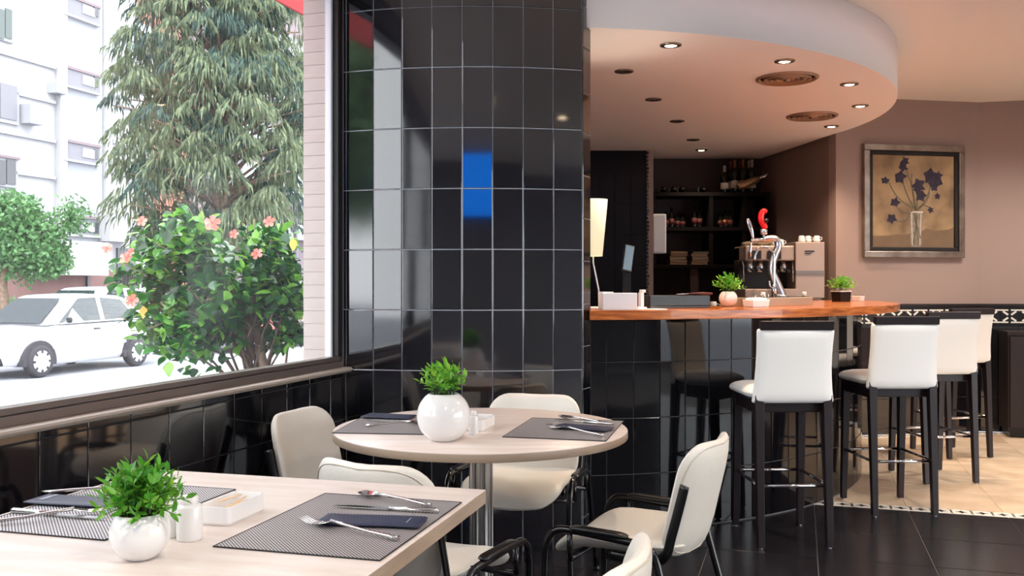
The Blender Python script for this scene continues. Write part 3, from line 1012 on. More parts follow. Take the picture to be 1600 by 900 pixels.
# ---- cars
def make_car(paint):
    root = D.objects.new('car', None)
    COL.objects.link(root)
    # lower body: stations along x (front +), each a half outline from sill to bonnet centre
    st = [(-1.98, .60, .30, .72, .84), (-1.92, .72, .24, .74, .93), (-1.6, .80, .22, .78, .97), (-.8, .83, .20, .80, .955), (.0, .835, .20, .80, .94), (.75, .83, .20, .78, .93),
          (1.15, .81, .22, .74, .88), (1.55, .76, .22, .68, .80), (1.80, .66, .24, .60, .70), (1.92, .52, .28, .52, .58)]
    vs, fs = [], []
    rows = []
    for (x, w, zl, zm, zt) in st:
        half = [(w * .90, zl), (w * .985, zl + .10), (w, (zl + zm) / 2), (w * .985, zm), (w * .93, zt - .03), (w * .80, zt), (w * .4, zt + .012), (0, zt + .018)]
        full = [(x, y, zz) for y, zz in half] + [(x, -y, zz) for y, zz in half[-2::-1]]
        rows.append(full)
        vs += full
    n = len(rows[0])
    for i in range(len(rows) - 1):
        for j in range(n - 1):
            fs.append((i * n + j, (i + 1) * n + j, (i + 1) * n + j + 1, i * n + j + 1))
        fs.append((i * n + n - 1, (i + 1) * n + n - 1, (i + 1) * n, i * n))
    fs.append(tuple(range(n)))
    fs.append(tuple((len(rows) - 1) * n + j for j in range(n - 1, -1, -1)))
    mb = MB().add(vs, fs, True)
    # cabin
    bs = [(-1.72, .74, .95), (-1.2, .79, .955), (-.35, .80, .945), (.55, .78, .93), (1.02, .70, .915)]
    tp_ = [(-1.22, .58, 1.36), (-.95, .62, 1.43), (-.30, .64, 1.46), (.15, .63, 1.445), (.38, .56, 1.40)]
    vs, fs = [], []
    for (a, b) in zip(bs, tp_):
        vs += [(a[0], a[1], a[2]), (b[0], b[1], b[2]), (b[0] , b[1] * .6, b[2] + .018), (b[0], 0, b[2] + .022), (b[0], -b[1] * .6, b[2] + .018), (b[0], -b[1], b[2]), (a[0], -a[1], a[2])]
    for i in range(4):
        for j in range(6):
            fs.append((i * 7 + j, (i + 1) * 7 + j, (i + 1) * 7 + j + 1, i * 7 + j + 1))
    fs.append(tuple(range(7)))
    fs.append(tuple(28 + j for j in range(6, -1, -1)))
    mb.add(vs, fs, False)
    mb.build('body', paint, root, bevel=0.02, seg=2)

    def side_pt(x, u, sgn):
        # point on the cabin side at height fraction u (0 belt .. 1 roof)
        def ip(tab, key):
            for a, b in zip(tab[:-1], tab[1:]):
                if a[0] <= x <= b[0]:
                    f = (x - a[0]) / (b[0] - a[0])
                    return a[key] + (b[key] - a[key]) * f
            return tab[0][key] if x < tab[0][0] else tab[-1][key]
        y0, z0 = ip(bs, 1), ip(bs, 2)
        y1, z1 = ip(tp_, 1), ip(tp_, 2)
        return Vector((x, sgn * ((y0 + (y1 - y0) * u) + .012), z0 + (z1 - z0) * u))
    for sgn in (1, -1):
        for nm, q in (('front_side_window', [(.72, .06), (-.28, .06), (-.28, .90), (.16, .90)]), ('rear_side_window', [(-.40, .06), (-1.28, .10), (-.98, .86), (-.40, .90)])):
            p = [side_pt(x, u, sgn) for x, u in q]
            w = MB().add(p, [(0, 1, 2, 3) if sgn < 0 else (3, 2, 1, 0)]).build(nm, M['carglass'], root)
    ws = [(1.03, .64, .945), (1.03, -.64, .945), (.425, -.52, 1.385), (.425, .52, 1.385)]
    MB().add([(x + .018, y, zz + .012) for x, y, zz in ws], [(0, 1, 2, 3)]).build('windscreen', M['carglass'], root)
    rw = [(-1.68, .62, 1.0), (-1.68, -.62, 1.0), (-1.26, -.52, 1.34), (-1.26, .52, 1.34)]
    MB().add([(x - .03, y, zz + .01) for x, y, zz in rw], [(3, 2, 1, 0)]).build('rear_window', M['carglass'], root)
    MB().box(1.70, 1.935, -.60, .60, .24, .40).build('front_bumper', M['blackplastic'], root, bevel=.03)
    MB().box(-2.0, -1.9, -.60, .60, .26, .46).build('rear_bumper', paint, root, bevel=.03)
    for sgn in (1, -1):
        MB().pad(.24, .15, .05, .05, lambda x, y, zz, s=sgn: Vector((1.77 - abs(x) * .1 + .0, s * (.60 + x * .3) if True else 0, .62 + y)) + Vector((zz, s * zz, 0))).build('headlight', M['whitealu'], root)
        MB().pad(.18, .11, .10, .04, lambda x, y, zz, s=sgn: Vector((.62 + zz, s * (.90 + x * .5), 1.0 + y))).build('wing_mirror', M['blackplastic'], root)
        MB().box(-.22, -.06, sgn * .832, sgn * .850, .80, .83).build('door_handle', M['carglass'], root)
        MB().box(-1.0, .95, sgn * .838, sgn * .852, .50, .53).build('side_moulding', paint, root)
        for xw in (1.22, -1.22):
            arch = [(xw + .375 * math.cos(a), .285 + .375 * math.sin(a)) for a in [PI * (-.06 + 1.12 * i / 20) for i in range(21)]]
            yb = .80 if xw > 0 else .835
            mb = MB()
            nA = len(arch)
            mb.add([(x, sgn * (yb + .028), zz) for x, zz in arch] + [(x, sgn * (yb - .2), zz) for x, zz in arch], [tuple(range(nA))] + [(i, i + 1, nA + i + 1, nA + i) for i in range(nA - 1)])
            mb.build('wheel_arch', M['tyre'], root)
            X = Matrix.Translation((xw, sgn * (yb - .06), .29)) @ Matrix.Rotation(-sgn * PI / 2, 4, 'X')
            w = MB().lathe([(.17, -.02), (.26, -.06), (.285, -.02), (.29, .05), (.285, .10), (.26, .13), (.2, .125)], 28, X=X).build('wheel', M['tyre'], root)
            cv = MB().lathe([(0.0, .150), (.05, .150), (.06, .138), (.19, .128), (.203, .118)], 28, X=X)
            cv.build('wheel_cover', M['wheelcover'], w)
            sl = MB()
            for k in range(8):
                a = 2 * PI * k / 8
                Y = X @ Matrix.Rotation(a, 4, 'Z') @ Matrix.Translation((.165, 0, .132))
                sl.box(-.02, .03, -.022, .022, -.005, .005, X=Y)
            sl.build('cover_slots', M['tyre'], w)
    return root


CARROT = math.atan2(-.952, -.306)
car = make_car(M['carpaint'])
car.location, car.rotation_euler = (-8.78, 17.88, -0.38), (0, 0, CARROT)
tag(car, 'white three-door hatchback driving past outside the window', 'car')


def recolour(root, paint):
    for ch in root.children:
        if ch.data and ch.data.materials and ch.data.materials[0] == M['carpaint']:
            ch.data = ch.data.copy()
            ch.data.materials[0] = paint


car2 = again(car, (-10.7, 23.6, -0.38), CARROT, 'silver blue car parked behind the white hatchback, roof showing')
recolour(car2, M['carsilver'])
car2.scale = (1.08, 1.08, 1.08)
car3 = again(car, (-6.75, 24.0, -0.38), CARROT, 'red car glimpsed through the flowering bush')
recolour(car3, M['carred'])

# ---- flowering hibiscus just outside the glass
hb = thing('hibiscus_bush', 'leafy hibiscus bush with coral flowers just outside the window', 'bush', (-1.72, 6.6, -0.38))
MB().tube([(0, 0, 0), (0, 0, .55), (-.05, 0, 1.1), (-.14, 0.02, 1.5), (-.12, .05, 1.9)], [.042, .036, .032, .026, .014], 10).build('trunk', M['bark'], hb)
mbr = MB()
rb = random.Random(5)
tips = []


def in_bush(p):
    # p local; crown centre and half axes
    e = ((p.x + .38) / .70) ** 2 + (p.y / .48) ** 2 + ((p.z - 1.60) / .62) ** 2
    return e


for k in range(64):
    a = rb.uniform(0, 2 * PI)
    e = rb.uniform(-.75, 1.15)
    d = Vector((math.cos(a) * math.cos(e) * .70, math.sin(a) * math.cos(e) * .48, math.sin(e) * .62)) * rb.uniform(.75, 1.08)
    tip = Vector((-.38, 0, 1.60)) + d
    base = Vector((-.05 - .12 * rb.random(), .03, rb.uniform(.75, 1.55)))
    mid = (base + tip) / 2 + Vector((rb.uniform(-.06, .06), rb.uniform(-.05, .05), .08))
    mbr.tube([base, mid, tip], [.011, .007, .003], 5)
    tips.append((mid, tip))
for x_, z_ in ((-.04, .72), (.06, .62)):
    mbr.tube([(x_ * .3, .02, 0), (x_, 0, z_), (x_ * 2.6, 0, 1.5)], [.014, .012, .006], 5)
tag(mbr.build('twigs', M['bark'], hb), None, None, kind='stuff')


def hib_leaf(s):
    mb = MB()
    w = .33 * s
    vs = [(0, 0, 0), (w * .8, .22 * s, .05 * s), (w, .48 * s, .06 * s), (w * .55, .8 * s, .02 * s), (0, 1.05 * s, -.08 * s), (-w * .55, .8 * s, .02 * s), (-w, .48 * s, .06 * s), (-w * .8, .22 * s, .05 * s), (0, .45 * s, 0)]
    mb.add(vs, [(0, 1, 2, 8), (8, 2, 3, 4), (8, 4, 5, 6), (0, 8, 6, 7)], True)
    return mb


lm = [hib_leaf(.098).mesh('leaf', M[k]) for k in ('hib', 'hib2', 'hib3')]


def leaf_xform(p, d, rnd, s=1.0):
    d = d.normalized()
    up = Vector((rnd.gauss(0, .5), rnd.gauss(0, .5), 1))
    r = d.cross(up)
    r = r.normalized() if r.length > 1e-5 else d.orthogonal().normalized()
    nn = r.cross(d).normalized()
    X = frame_matrix(p, r, d, nn)
    return X @ Matrix.Scale(s, 4)


rest = MB()
count = 0
for k in range(4600):
    mid, tip = rb.choice(tips)
    f = rb.random() ** .6
    p = mid + (tip - mid) * f + Vector((rb.gauss(0, .075), rb.gauss(0, .06), rb.gauss(0, .075)))
    e = in_bush(p)
    th_ = math.atan2(p.z - 1.6, p.x + .38)
    lim = 1.15 + .30 * math.sin(3 * th_ + .6) + .18 * math.sin(7 * th_) + .12 * math.sin(13 * th_ + 1)
    if e > lim or p.z < .78 or (abs(p.x + .04) < .10 and p.z < 1.45 and p.y < .02):
        continue
    if math.sin(p.x * 17 + 1) * math.sin(p.z * 15) * math.cos(p.y * 9) > .52:
        continue
    d = Vector((rb.gauss(0, .8), rb.gauss(0, .8) - .3, rb.gauss(-.25, .6)))
    s = rb.uniform(.6, 1.15)
    up = (p.z - 1.0) / 1.2
    kind = 1 if rb.random() < .12 + .35 * max(0, up) * (1 if e > .6 else .2) else (0 if rb.random() < .65 else 2)
    X = leaf_xform(p, d, rb, s)
    if p.y < -.18 and e > .5 and count < 300:
        put(lm[kind], 'leaf', hb, X)
        count += 1
    else:
        l = hib_leaf(.098)
        rest.add(l.v, l.f, True, kind, X)
tag(rest.build('foliage', [M['hib'], M['hib2'], M['hib3']], hb), None, None, kind='stuff')


def flower(r, m):
    mb = MB()
    for k in range(5):
        a = 2 * PI * k / 5
        X = Matrix.Rotation(a, 4, 'Z')
        mb.add([(0, 0, 0), (.28 * r, .35 * r, .25 * r), (.40 * r, .85 * r, .22 * r), (0, 1.05 * r, .10 * r), (-.40 * r, .85 * r, .22 * r), (-.28 * r, .35 * r, .25 * r)], [(0, 1, 2, 3), (0, 3, 4, 5)], True, X=X)
    mb.tube([(0, 0, 0), (0, 0, .9 * r)], r * .06, 5)
    return mb.mesh('flower', m)


fm = flower(.046, M['petal'])
for (px, py, sc) in ((332, 349, 1.2), (197, 403, .9), (222, 346, .8), (207, 470, 1.0), (421, 347, .9), (402, 397, .9), (366, 366, .7), (168, 388, .8), (205, 394, .6)):
    p = at(px, py, 6.22) - Vector(hb.location)
    X = frame_matrix(p, (1, 0, 0), (0, .3, .95), (rb.uniform(-.4, .4), -.95, .3)) @ Matrix.Rotation(rb.uniform(0, 6), 4, 'Z') @ Matrix.Scale(sc, 4)
    put(fm, 'flower', hb, X)
fy = hib_leaf(.085).mesh('yellow_leaf', M['petaly'])
for (px, py) in ((458, 372), (224, 478)):
    put(fy, 'leaf', hb, frame_matrix(at(px, py, 6.25) - Vector(hb.location), (1, 0, 0), (0, 0, -1), (0, 1, 0)))['label'] = 'yellowed leaf'

# ---- red awning over the street window
aw = thing('awning', 'red fabric awning edge at the top of the window', 'awning', CORNER, WROT)
mb = MB()
mb.add([(-3, 1.0, 3.06), (6, 1.0, 3.06), (6, 1.0, 3.42), (-3, 1.0, 3.42), (-3, .2, 3.85), (6, .2, 3.85), (-3, 1.02, 3.06), (6, 1.02, 3.06), (6, 1.02, 3.43), (-3, 1.02, 3.43), (-3, .2, 3.87), (6, .2, 3.87)],
       [(0, 1, 2, 3), (3, 2, 5, 4), (7, 6, 9, 8), (8, 9, 10, 11), (1, 0, 6, 7)])
mb.build('valance', M['awning'], aw)
MB().tube([(-3, .98, 3.43), (6, .98, 3.43)], .02, 8).build('front_bar', M['whitealu'], aw)
MB().box(-3, 6, .14, .22, 3.72, 3.9).build('wall_case', M['whitealu'], aw)

# ================================================================== BAR
bb = thing('bar', 'curved bar front clad in tall glossy black tiles', 'bar')
P0, P1 = 0.118, 1.74
poly = [circ(BR - 0.006, P0 + (P1 - P0) * i / 60) for i in range(61)] + [circ(BR - .14, P1 - (P1 - P0) * i / 60) for i in range(61)]
MB().prism(poly, -0.005, 1.104).build('bar_body', M['darkgrout'], bb)
pitch = 0.1463 / BR
ph = 0.152 - pitch * .55
w = 2 * BR * math.sin(pitch / 2) - 0.0036
bt_ = tile_mesh('bar_tile', w, 0.287, M['bartile'])
bt_top = tile_mesh('bar_tile_top', w, 0.222, M['bartile'])
ph = 0.152
while ph + pitch < P1:
    m = ph + pitch / 2
    c = circ(BR * math.cos(pitch / 2) - 0.0055, m)
    ax = ((math.cos(m), math.sin(m), 0), (0, 0, 1), (math.sin(m), -math.cos(m), 0))
    for k in range(3):
        put(bt_, 'tile', bb, jitter(frame_matrix((c[0], c[1], 0.151 + k * .29), *ax), .16))
    put(bt_top, 'tile', bb, jitter(frame_matrix((c[0], c[1], 0.988), *ax), .16))
    ph += pitch
cutw = 2 * BR * math.sin((0.152 - P0) / 2) - .003
m = (0.152 + P0) / 2
c = circ(BR - .005, m)
ax = ((math.cos(m), math.sin(m), 0), (0, 0, 1), (math.sin(m), -math.cos(m), 0))
for k in range(3):
    put(tile_mesh('bar_tile_cut', cutw, .287, M['bartile']), 'tile', bb, frame_matrix((c[0], c[1], 0.151 + k * .29), *ax))
put(tile_mesh('bar_tile_cut_top', cutw, .222, M['bartile']), 'tile', bb, frame_matrix((c[0], c[1], 0.988), *ax))

CT = 1.152
q0, q1 = 0.098, 1.66
poly = [circ(CR, q0 + (q1 - q0) * i / 80) for i in range(81)] + [circ(2.02, q1 - (q1 - q0) * i / 60) for i in range(61)]
bc = MB().prism(poly, 1.104, CT).build('bar_countertop', M['counter'], bevel=0.004)
tag(bc, 'thick orange-brown wooden countertop curving along the bar', 'countertop')


# ---- ceiling fittings
def downlight(px, py, lit, label, group, watt=26):
    Y = F * (2.536 - CH) / (HZ - py)
    X = (px - 800) / F * Y
    o = thing('downlight', label, 'ceiling light', (X, Y, 2.536), 0, group)
    MB().lathe([(.034, -.002), (.036, -.010), (.056, -.006), (.058, 0)], 20).build('trim_ring', M['trimring'], o)
    MB().lathe([(0, -.0085), (.026, -.0075), (.035, -.003)], 16).build('bulb', M['bulb'] if lit else M['bulboff'], o)
    if lit:
        l = D.lights.new('downlight_beam', 'SPOT')
        l.energy, l.color, l.spot_size, l.spot_blend, l.shadow_soft_size = watt, (1, .74, .52), math.radians(115), .8, .03
        lo = D.objects.new('downlight_beam', l)
        lo.location = (0, 0, -.02)
        lo.parent = o
        COL.objects.link(lo)


for px, py, lab in ((1048, 70, 'lit recessed downlight nearest the black column'), (1226, 95, 'lit recessed downlight just in front of the larger round vent'),
                    (1327, 131, 'lit recessed downlight nearest the front right rim of the round ceiling'),
                    (1344, 165, 'lit recessed downlight between the right rim and the smaller vent'), (1299, 197, 'lit recessed downlight just behind the smaller round vent'),
                    (1096, 234, 'lit recessed downlight farthest back, above the bar shelves')):
    downlight(px, py, True, lab, 'lit downlights over the bar', 26 if py < 230 else 9)
for px, py, lab in ((975, 111, 'unlit recessed downlight nearest the column'), (1021, 155, 'second unlit downlight from the column'),
                    (1058, 189, 'third unlit downlight from the column'), (1083, 218, 'unlit downlight deepest in over the bar')):
    downlight(px, py, False, lab, 'unlit downlights over the bar')


def vent(X, Y, Z, r, label):
    o = thing('ceiling_vent', label, 'vent', (X, Y, Z), 0, 'round ceiling vents')
    MB().lathe([(r, 0), (r, -.006), (r * .93, -.014), (r * .86, -.006), (r * .84, 0)], 36).build('rim', M['vent'], o)
    for k in range(4):
        a = r * (.78 - k * .18)
        MB().lathe([(a, -.002), (a - .004, -.016), (a - r * .10, -.004), (a - r * .12, -.001)], 32).build('ring', M['vent'], o)
    MB().lathe([(0, -.022), (.02, -.018), (.03, -.002)], 16).build('hub', M['trimring'], o)
    MB().lathe([(0, -.0012), (r * .84, -.0012)], 24).build('backing', M['bulboff'], o)


vent(1.677, 5.655, 2.536, .187, 'larger looking round bronze vent nearer the rim of the bar ceiling')
vent(2.238, 6.924, 2.536, .187, 'round bronze vent farther back in the bar ceiling')

# unseen ceiling lamps added over the dining room as fill light
for (x, y) in ((0.4, 0.8), (2.6, 0.6), (3.2, 2.6), (4.8, 4.6), (5.2, 1.2), (2.2, 3.6), (-0.8, -1.4), (2.0, -1.6), (4.6, 6.6), (3.9, 6.9)):
    o = thing('downlight', 'added fill lamp in the main ceiling outside the picture', 'ceiling light', (x, y, 2.865), 0, 'added fill lamps in the main ceiling')
    MB().lathe([(.05, -.002), (.052, -.012), (.075, -.007), (.078, 0)], 20).build('trim_ring', M['trimring'], o)
    MB().lathe([(0, -.010), (.04, -.008), (.05, -.003)], 16).build('bulb', M['bulb'], o)
    l = D.lights.new('fill_beam', 'SPOT')
    l.energy, l.color, l.spot_size, l.spot_blend, l.shadow_soft_size = 46, (1, .91, .82), math.radians(150), .9, .08
    lo = D.objects.new('fill_beam', l)
    lo.location = (0, 0, -.03)
    lo.parent = o
    COL.objects.link(lo)

# ================================================================== BEHIND THE BAR
# shelf unit in the alcove
sh = thing('shelf_unit', 'dark brown shelving filling the alcove behind the bar', 'shelves', (0, 0, 0))
SX0, SX1, SY0, SY1 = 1.335, 2.49, 8.93, 9.29
for zt in (2.165, 1.83, 1.47):
    MB().box(SX0, SX1, SY0, SY1, zt - .035, zt).build('shelf_board', M['shelf'], sh)
for x in (1.37, 1.92, 2.24, 2.46):
    MB().box(x - .018, x + .018, SY0 + .01, SY1, 1.47, 2.13).build('upright', M['shelf'], sh)
MB().box(1.94, 2.22, SY0 + .2, SY1 - .1, 1.505, 1.79).build('back_panel', M['shelf'], sh)
MB().box(SX0, SX1, SY0 - .1, SY1, 0, 1.0).build('base_cabinet', M['darkwood'], sh)
MB().box(SX0, SX1, SY0 - .14, SY1, 1.0, 1.04).build('worktop', M['darkwood'], sh)
MB().box(1.72, 1.80, SY0 + .02, SY0 + .1, 1.04, 1.435).build('post', M['alcove'], sh)


def bottle(x, y, zz, hgt, lab, fo, rot=None, labelled=True):
    o = thing('bottle', lab, 'bottle', (x, y, zz), 0, 'bottles on the top bar shelf')
    if rot:
        o.rotation_euler = rot
    r = .037
    MB().lathe([(r * .9, 0), (r, .012), (r, hgt * .55), (r * .85, hgt * .64), (r * .38, hgt * .74), (r * .34, hgt * .78)], 16).build('glass', M['bottle'], o)
    MB().lathe([(r * .37, hgt * .77), (r * .36, hgt * .97), (r * .40, hgt * .975), (r * .38, hgt)], 12).build('foil_cap', fo, o)
    if labelled:
        MB().lathe([(r + .0006, hgt * .15), (r + .0006, hgt * .38)], 16).build('label_band', M['label'], o)


k = 0
for px, hgt, fo, lab in ((1132, .27, 'foil2', 'dark wine bottle with pale capsule, leftmost on the top bar shelf'),
                         (1142, .325, 'foil', 'dark wine bottle with copper capsule, second from left on the top bar shelf'),
                         (1148, .325, 'foil', 'dark wine bottle with copper capsule, third from left on the top bar shelf'),
                         (1156, .325, 'foil', 'dark wine bottle with copper capsule, fourth from left on the top bar shelf'),
                         (1161, .33, 'foil', 'dark wine bottle with copper capsule, fifth from left on the top bar shelf'),
                         (1170, .33, 'foil2', 'dark wine bottle with pale capsule, sixth from left on the top bar shelf'),
                         (1175, .33, 'foil2', 'dark wine bottle with pale capsule, rightmost upright on the top bar shelf')):
    Y = 9.14 if k % 2 else 9.06
    k += 1
    bottle((px - 800) / F * Y, Y, 2.165, hgt, lab, M[fo])
b = thing('champagne_bottle', 'gold champagne bottle leaning across the front of the wine bottles', 'bottle', (2.20, 8.975, 2.225), 0, 'bottles on the top bar shelf')
b.rotation_euler = (0, math.radians(68), 0)
MB().lathe([(.030, -.02), (.038, -.01), (.038, .15), (.030, .19), (.016, .215), (.015, .27), (.017, .275), (.016, .285)], 18).build('glass', M['gold'], b)
MB().lathe([(.0165, .20), (.0185, .29), (.016, .30)], 12).build('foil_cap', M['chrome'], b)
rr = random.Random(9)
for i, px in enumerate((1035, 1051, 1064, 1096)):
    Y = 9.05
    o = thing('liqueur_bottle', 'small dark bottle on its side on the top shelf, number %s from the left end' % ['first', 'second', 'third', 'fourth'][i], 'bottle', ((px - 800) / F * Y, Y, 2.165 + .033), 0, 'small bottles at the left of the top shelf')
    o.rotation_euler = (PI / 2, 0, 0)
    MB().lathe([(.028, -.08), (.032, -.07), (.032, .05), (.012, .09), (.012, .13)], 14).build('glass', M['bottle'], o)
    MB().lathe([(.0325, -.03), (.0325, .01)], 14).build('label_band', M['label'], o)
for i, (px, hh_, cap) in enumerate(((1040, .16, 'bookred'), (1049, .2, 'bookred'), (1058, .15, 'bookred'), (1066, .14, 'bookred'), (1085, .22, 'bookred'), (1093, .2, 'bookred'), (1125, .16, 'bookred'), (1133, .18, 'foil'), (1141, .17, 'bookred'))):
    Y = 9.08
    o = thing('liquor_bottle', 'squat dark red-labelled bottle, number %s from the left on the middle bar shelf' % ['one', 'two', 'three', 'four', 'five', 'six', 'seven', 'eight', 'nine'][i], 'bottle', ((px - 800) / F * Y, Y, 1.83), 0, 'bottles on the middle bar shelf')
    MB().lathe([(.028, 0), (.03, .01), (.03, hh_ * .6), (.011, hh_ * .78), (.011, hh_)], 12).build('glass', M['bottle'], o)
    MB().lathe([(.0306, hh_ * .15), (.0306, hh_ * .45)], 12).build('label_band', M[cap], o)
for s_, (x0, x1) in enumerate(((1.525, 1.70), (1.735, 1.905))):
    zz = 1.47
    for i, (m, t) in enumerate((('bookpale', .028), ('bookpale', .022), ('bookgreen', .03), ('bookred' if s_ == 0 else 'bookpale', .024), ('bookpale' if s_ == 0 else 'bookgreen', .02))):
        o = thing('book', '%s book %s in the %s stack, lowest bar shelf' % ({'bookpale': 'pale', 'bookgreen': 'dark green', 'bookred': 'dark red'}[m], ['at the bottom', 'second from the bottom', 'in the middle', 'second from the top', 'on top'][i], ['left', 'right'][s_]),
                  'book', ((x0 + x1) / 2 + rr.uniform(-.008, .008), 9.06, zz), rr.uniform(-.06, .06), 'books on the lowest bar shelf')
        W = (x1 - x0) / 2 - .006
        MB().box(-W, W, -.1, .1, 0, .004).box(-W, W, -.1, .1, t - .004, t).box(-W, -W + .004, -.1, .1, 0, t).build('cover', M[m], o)
        MB().box(-W + .004, W - .003, -.096, .096, .004, t - .004).build('pages', M['bookpale'], o)
        zz += t + .0005

eb = thing('electrical_box', 'white wall-mounted electrical box beside the bar shelves', 'box', (1.325, 8.72, 1.57))
MB().box(0.001, .125, 0, .12, 0, .37).build('housing', M['boxwhite'], eb, bevel=.006)
MB().box(.008, .117, -.006, 0.0, .01, .36).build('cover', M['boxwhite'], eb, bevel=.003)

# back counter with the espresso machine
bk_ = thing('back_counter', 'dark low cupboard behind the bar under the espresso machine', 'cabinet', (0, 0, 0))
MB().prism([(1.55, 7.86), (2.645, 7.86), (2.56, 8.5), (1.55, 8.5)], 0, 1.0).build('carcass', M['darkwood'], bk_)
MB().prism([(1.52, 7.83), (2.655, 7.83), (2.565, 8.52), (1.52, 8.52)], 1.0, 1.04).build('worktop', M['blackplastic'], bk_)
for i in range(2):
    MB().box(1.57 + i * .5, 2.05 + i * .5, 7.845, 7.86, .08, .97).build('door', M['darkwood'], bk_)
em = thing('espresso_machine', 'satin steel espresso machine with cups on top behind the beer tap', 'coffee machine', (1.99, 7.87, 1.04))
MB().box(0.0, .66, .06, .46, .10, .20).build('base', M['machine'], em, bevel=.01)
MB().box(0.02, .64, .05, .45, 0.03, .10).build('drip_box', M['blackplastic'], em, bevel=.005)
for x in (.05, .61):
    for y in (.1, .4):
        MB().lathe([(.02, 0), (.022, .03)], 10, X=Matrix.Translation((x, y, 0))).build('foot', M['blackplastic'], em)
MB().box(0.0, .42, .26, .44, .20, .56).build('back_plate', M['aludark'], em)
MB().box(0.0, .42, .04, .45, .44, .57).build('hood', M['machine'], em, bevel=.012)
MB().box(.03, .13, .02, .05, .455, .525).build('control_panel', M['aludark'], em)
MB().box(.19, .30, .02, .05, .455, .525).build('control_panel', M['aludark'], em)
MB().box(.42, .67, .02, .46, .12, .60).build('side_cabinet', M['machine'], em, bevel=.008)
MB().box(.421, .665, .008, .022, .325, .355).build('groove_strip', M['wallgrey'], em)
MB().box(.50, .58, .012, .019, .515, .525).box(.50, .55, .012, .019, .497, .504).build('lettering', M['blackplastic'], em)
MB().box(.24, .44, .0, .03, .11, .20).build('front_tray', M['machine'], em, bevel=.005)
for i, x in enumerate((.06, .15, .26, .35)):
    gh = MB().lathe([(.032, 0), (.034, .05), (.026, .07), (.026, .1)], 14, X=Matrix.Translation((x, .13, .345))).build('group_head', M['chrome'], em)
    MB().tube([(x, .10, .37), (x - .01, 0.0, .355), (x - .01, -.06, .35)], [.012, .011, .013], 8).build('portafilter_handle', M['blackplastic'], gh)
for x in (-.02, .40):
    MB().tube([(x, .08, .44), (x, .03, .40), (x, .02, .26)], .006, 6).build('steam_wand', M['chrome'], em)
for i, x in enumerate((.47, .535, .60, .30, .24)):
    o = thing('coffee_cup', 'upturned white coffee cup on the espresso machine, %s from the right' % ['third', 'second', 'first', 'fourth', 'fifth'][i], 'cup', (1.99 + x + .02, 7.95 + .03 * (i % 2), 1.04 + (.60 if i < 3 else .57)), 0, 'cups on the espresso machine')
    MB().lathe([(.030, 0), (.0295, .012), (.024, .05), (.017, .056), (0, .056)], 16).build('bowl', M['ceramic'], o)
    MB().tube([(.028, 0, .018), (.045, 0, .022), (.043, 0, .04), (.025, 0, .044)], .004, 6).build('handle', M['ceramic'], o)
o = thing('tea_towel', 'crumpled beige cloth on top of the espresso machine', 'cloth', (2.14, 8.10, 1.61))
MB().pad(.26, .16, .04, .05, lambda x, y, zz: Vector((x, y, .021 + zz + .012 * math.sin(x * 40) * math.cos(y * 50)))).build('cloth', M['bookpale'], o)
for i, (x, hh_, m) in enumerate(((1.55, .14, 'chrome'), (1.645, .09, 'ceramic'), (1.74, .09, 'ceramic'), (1.83, .16, 'chrome'), (1.92, .12, 'bottle'))):
    o = thing('jug', ['tall steel milk jug at the left end of the back counter', 'left one of two small white cups beside the steel jugs', 'right one of two small white cups beside the steel jugs', 'steel jug closest to the espresso machine', 'dark jar touching the left of the espresso machine'][i], ['jug', 'cup', 'cup', 'jug', 'jar'][i], (x, 8.02, 1.04), 0)
    MB().lathe([(.03, 0), (.034, .02), (.03, hh_ * .7), (.026, hh_), (.022, hh_), (.022, .02), (0, .018)], 14).build('body', M[m], o)
    MB().tube([(.03, 0, hh_ * .8), (.055, 0, hh_ * .7), (.052, 0, hh_ * .35), (.031, 0, hh_ * .3)], .004, 6).build('handle', M[m], o)

# ================================================================== ON THE BAR COUNTER
def rot_at(p):
    return math.atan2(p[0] - BC[0], -(p[1] - BC[1]))


# drip tray and beer tower
TX, TY = 1.735, 5.62
tr = thing('drip_tray', 'curved brushed steel drip tray on the bar', 'tray', (0, 0, CT))
a0, a1 = .585, .865
for nm, ra, rb_, m in (('tray_body', 2.10, 2.27, 'steel'),):
    poly = [circ(rb_, a0 + (a1 - a0) * i / 16) for i in range(17)] + [circ(ra, a1 - (a1 - a0) * i / 16) for i in range(17)]
    MB().prism(poly, 0, .050).build('tray_body', M['traysteel'], tr, bevel=.003)
poly = [circ(2.255, a0 + .01 + (a1 - a0 - .02) * i / 16) for i in range(17)] + [circ(2.115, a1 - .01 - (a1 - a0 - .02) * i / 16) for i in range(17)]
MB().prism(poly, .050, .053).build('grille', M['aludark'], tr)
for a in (.64, .845):
    c = circ(2.235, a)
    MB().lathe([(.013, .053), (.013, .078), (.011, .082), (0, .082)], 14, X=Matrix.Translation((c[0], c[1], 0))).build('rinser_cap', M['ceramic'], tr)
c = circ(2.18, .752)
tw = thing('beer_tap', 'chrome swan-neck beer tap with a red handle standing on the drip tray', 'beer tap', (c[0], c[1], CT + .053))
# swan neck in local x-z plane, base flaring right, head leaning left
pth = [(.006, 0, .0), (.002, 0, .02), (-.022, 0, .08), (-.044, 0, .14), (-.046, 0, .19), (-.030, 0, .25), (-.010, 0, .295), (-.014, 0, .335), (-.045, 0, .352), (-.10, 0, .345)]
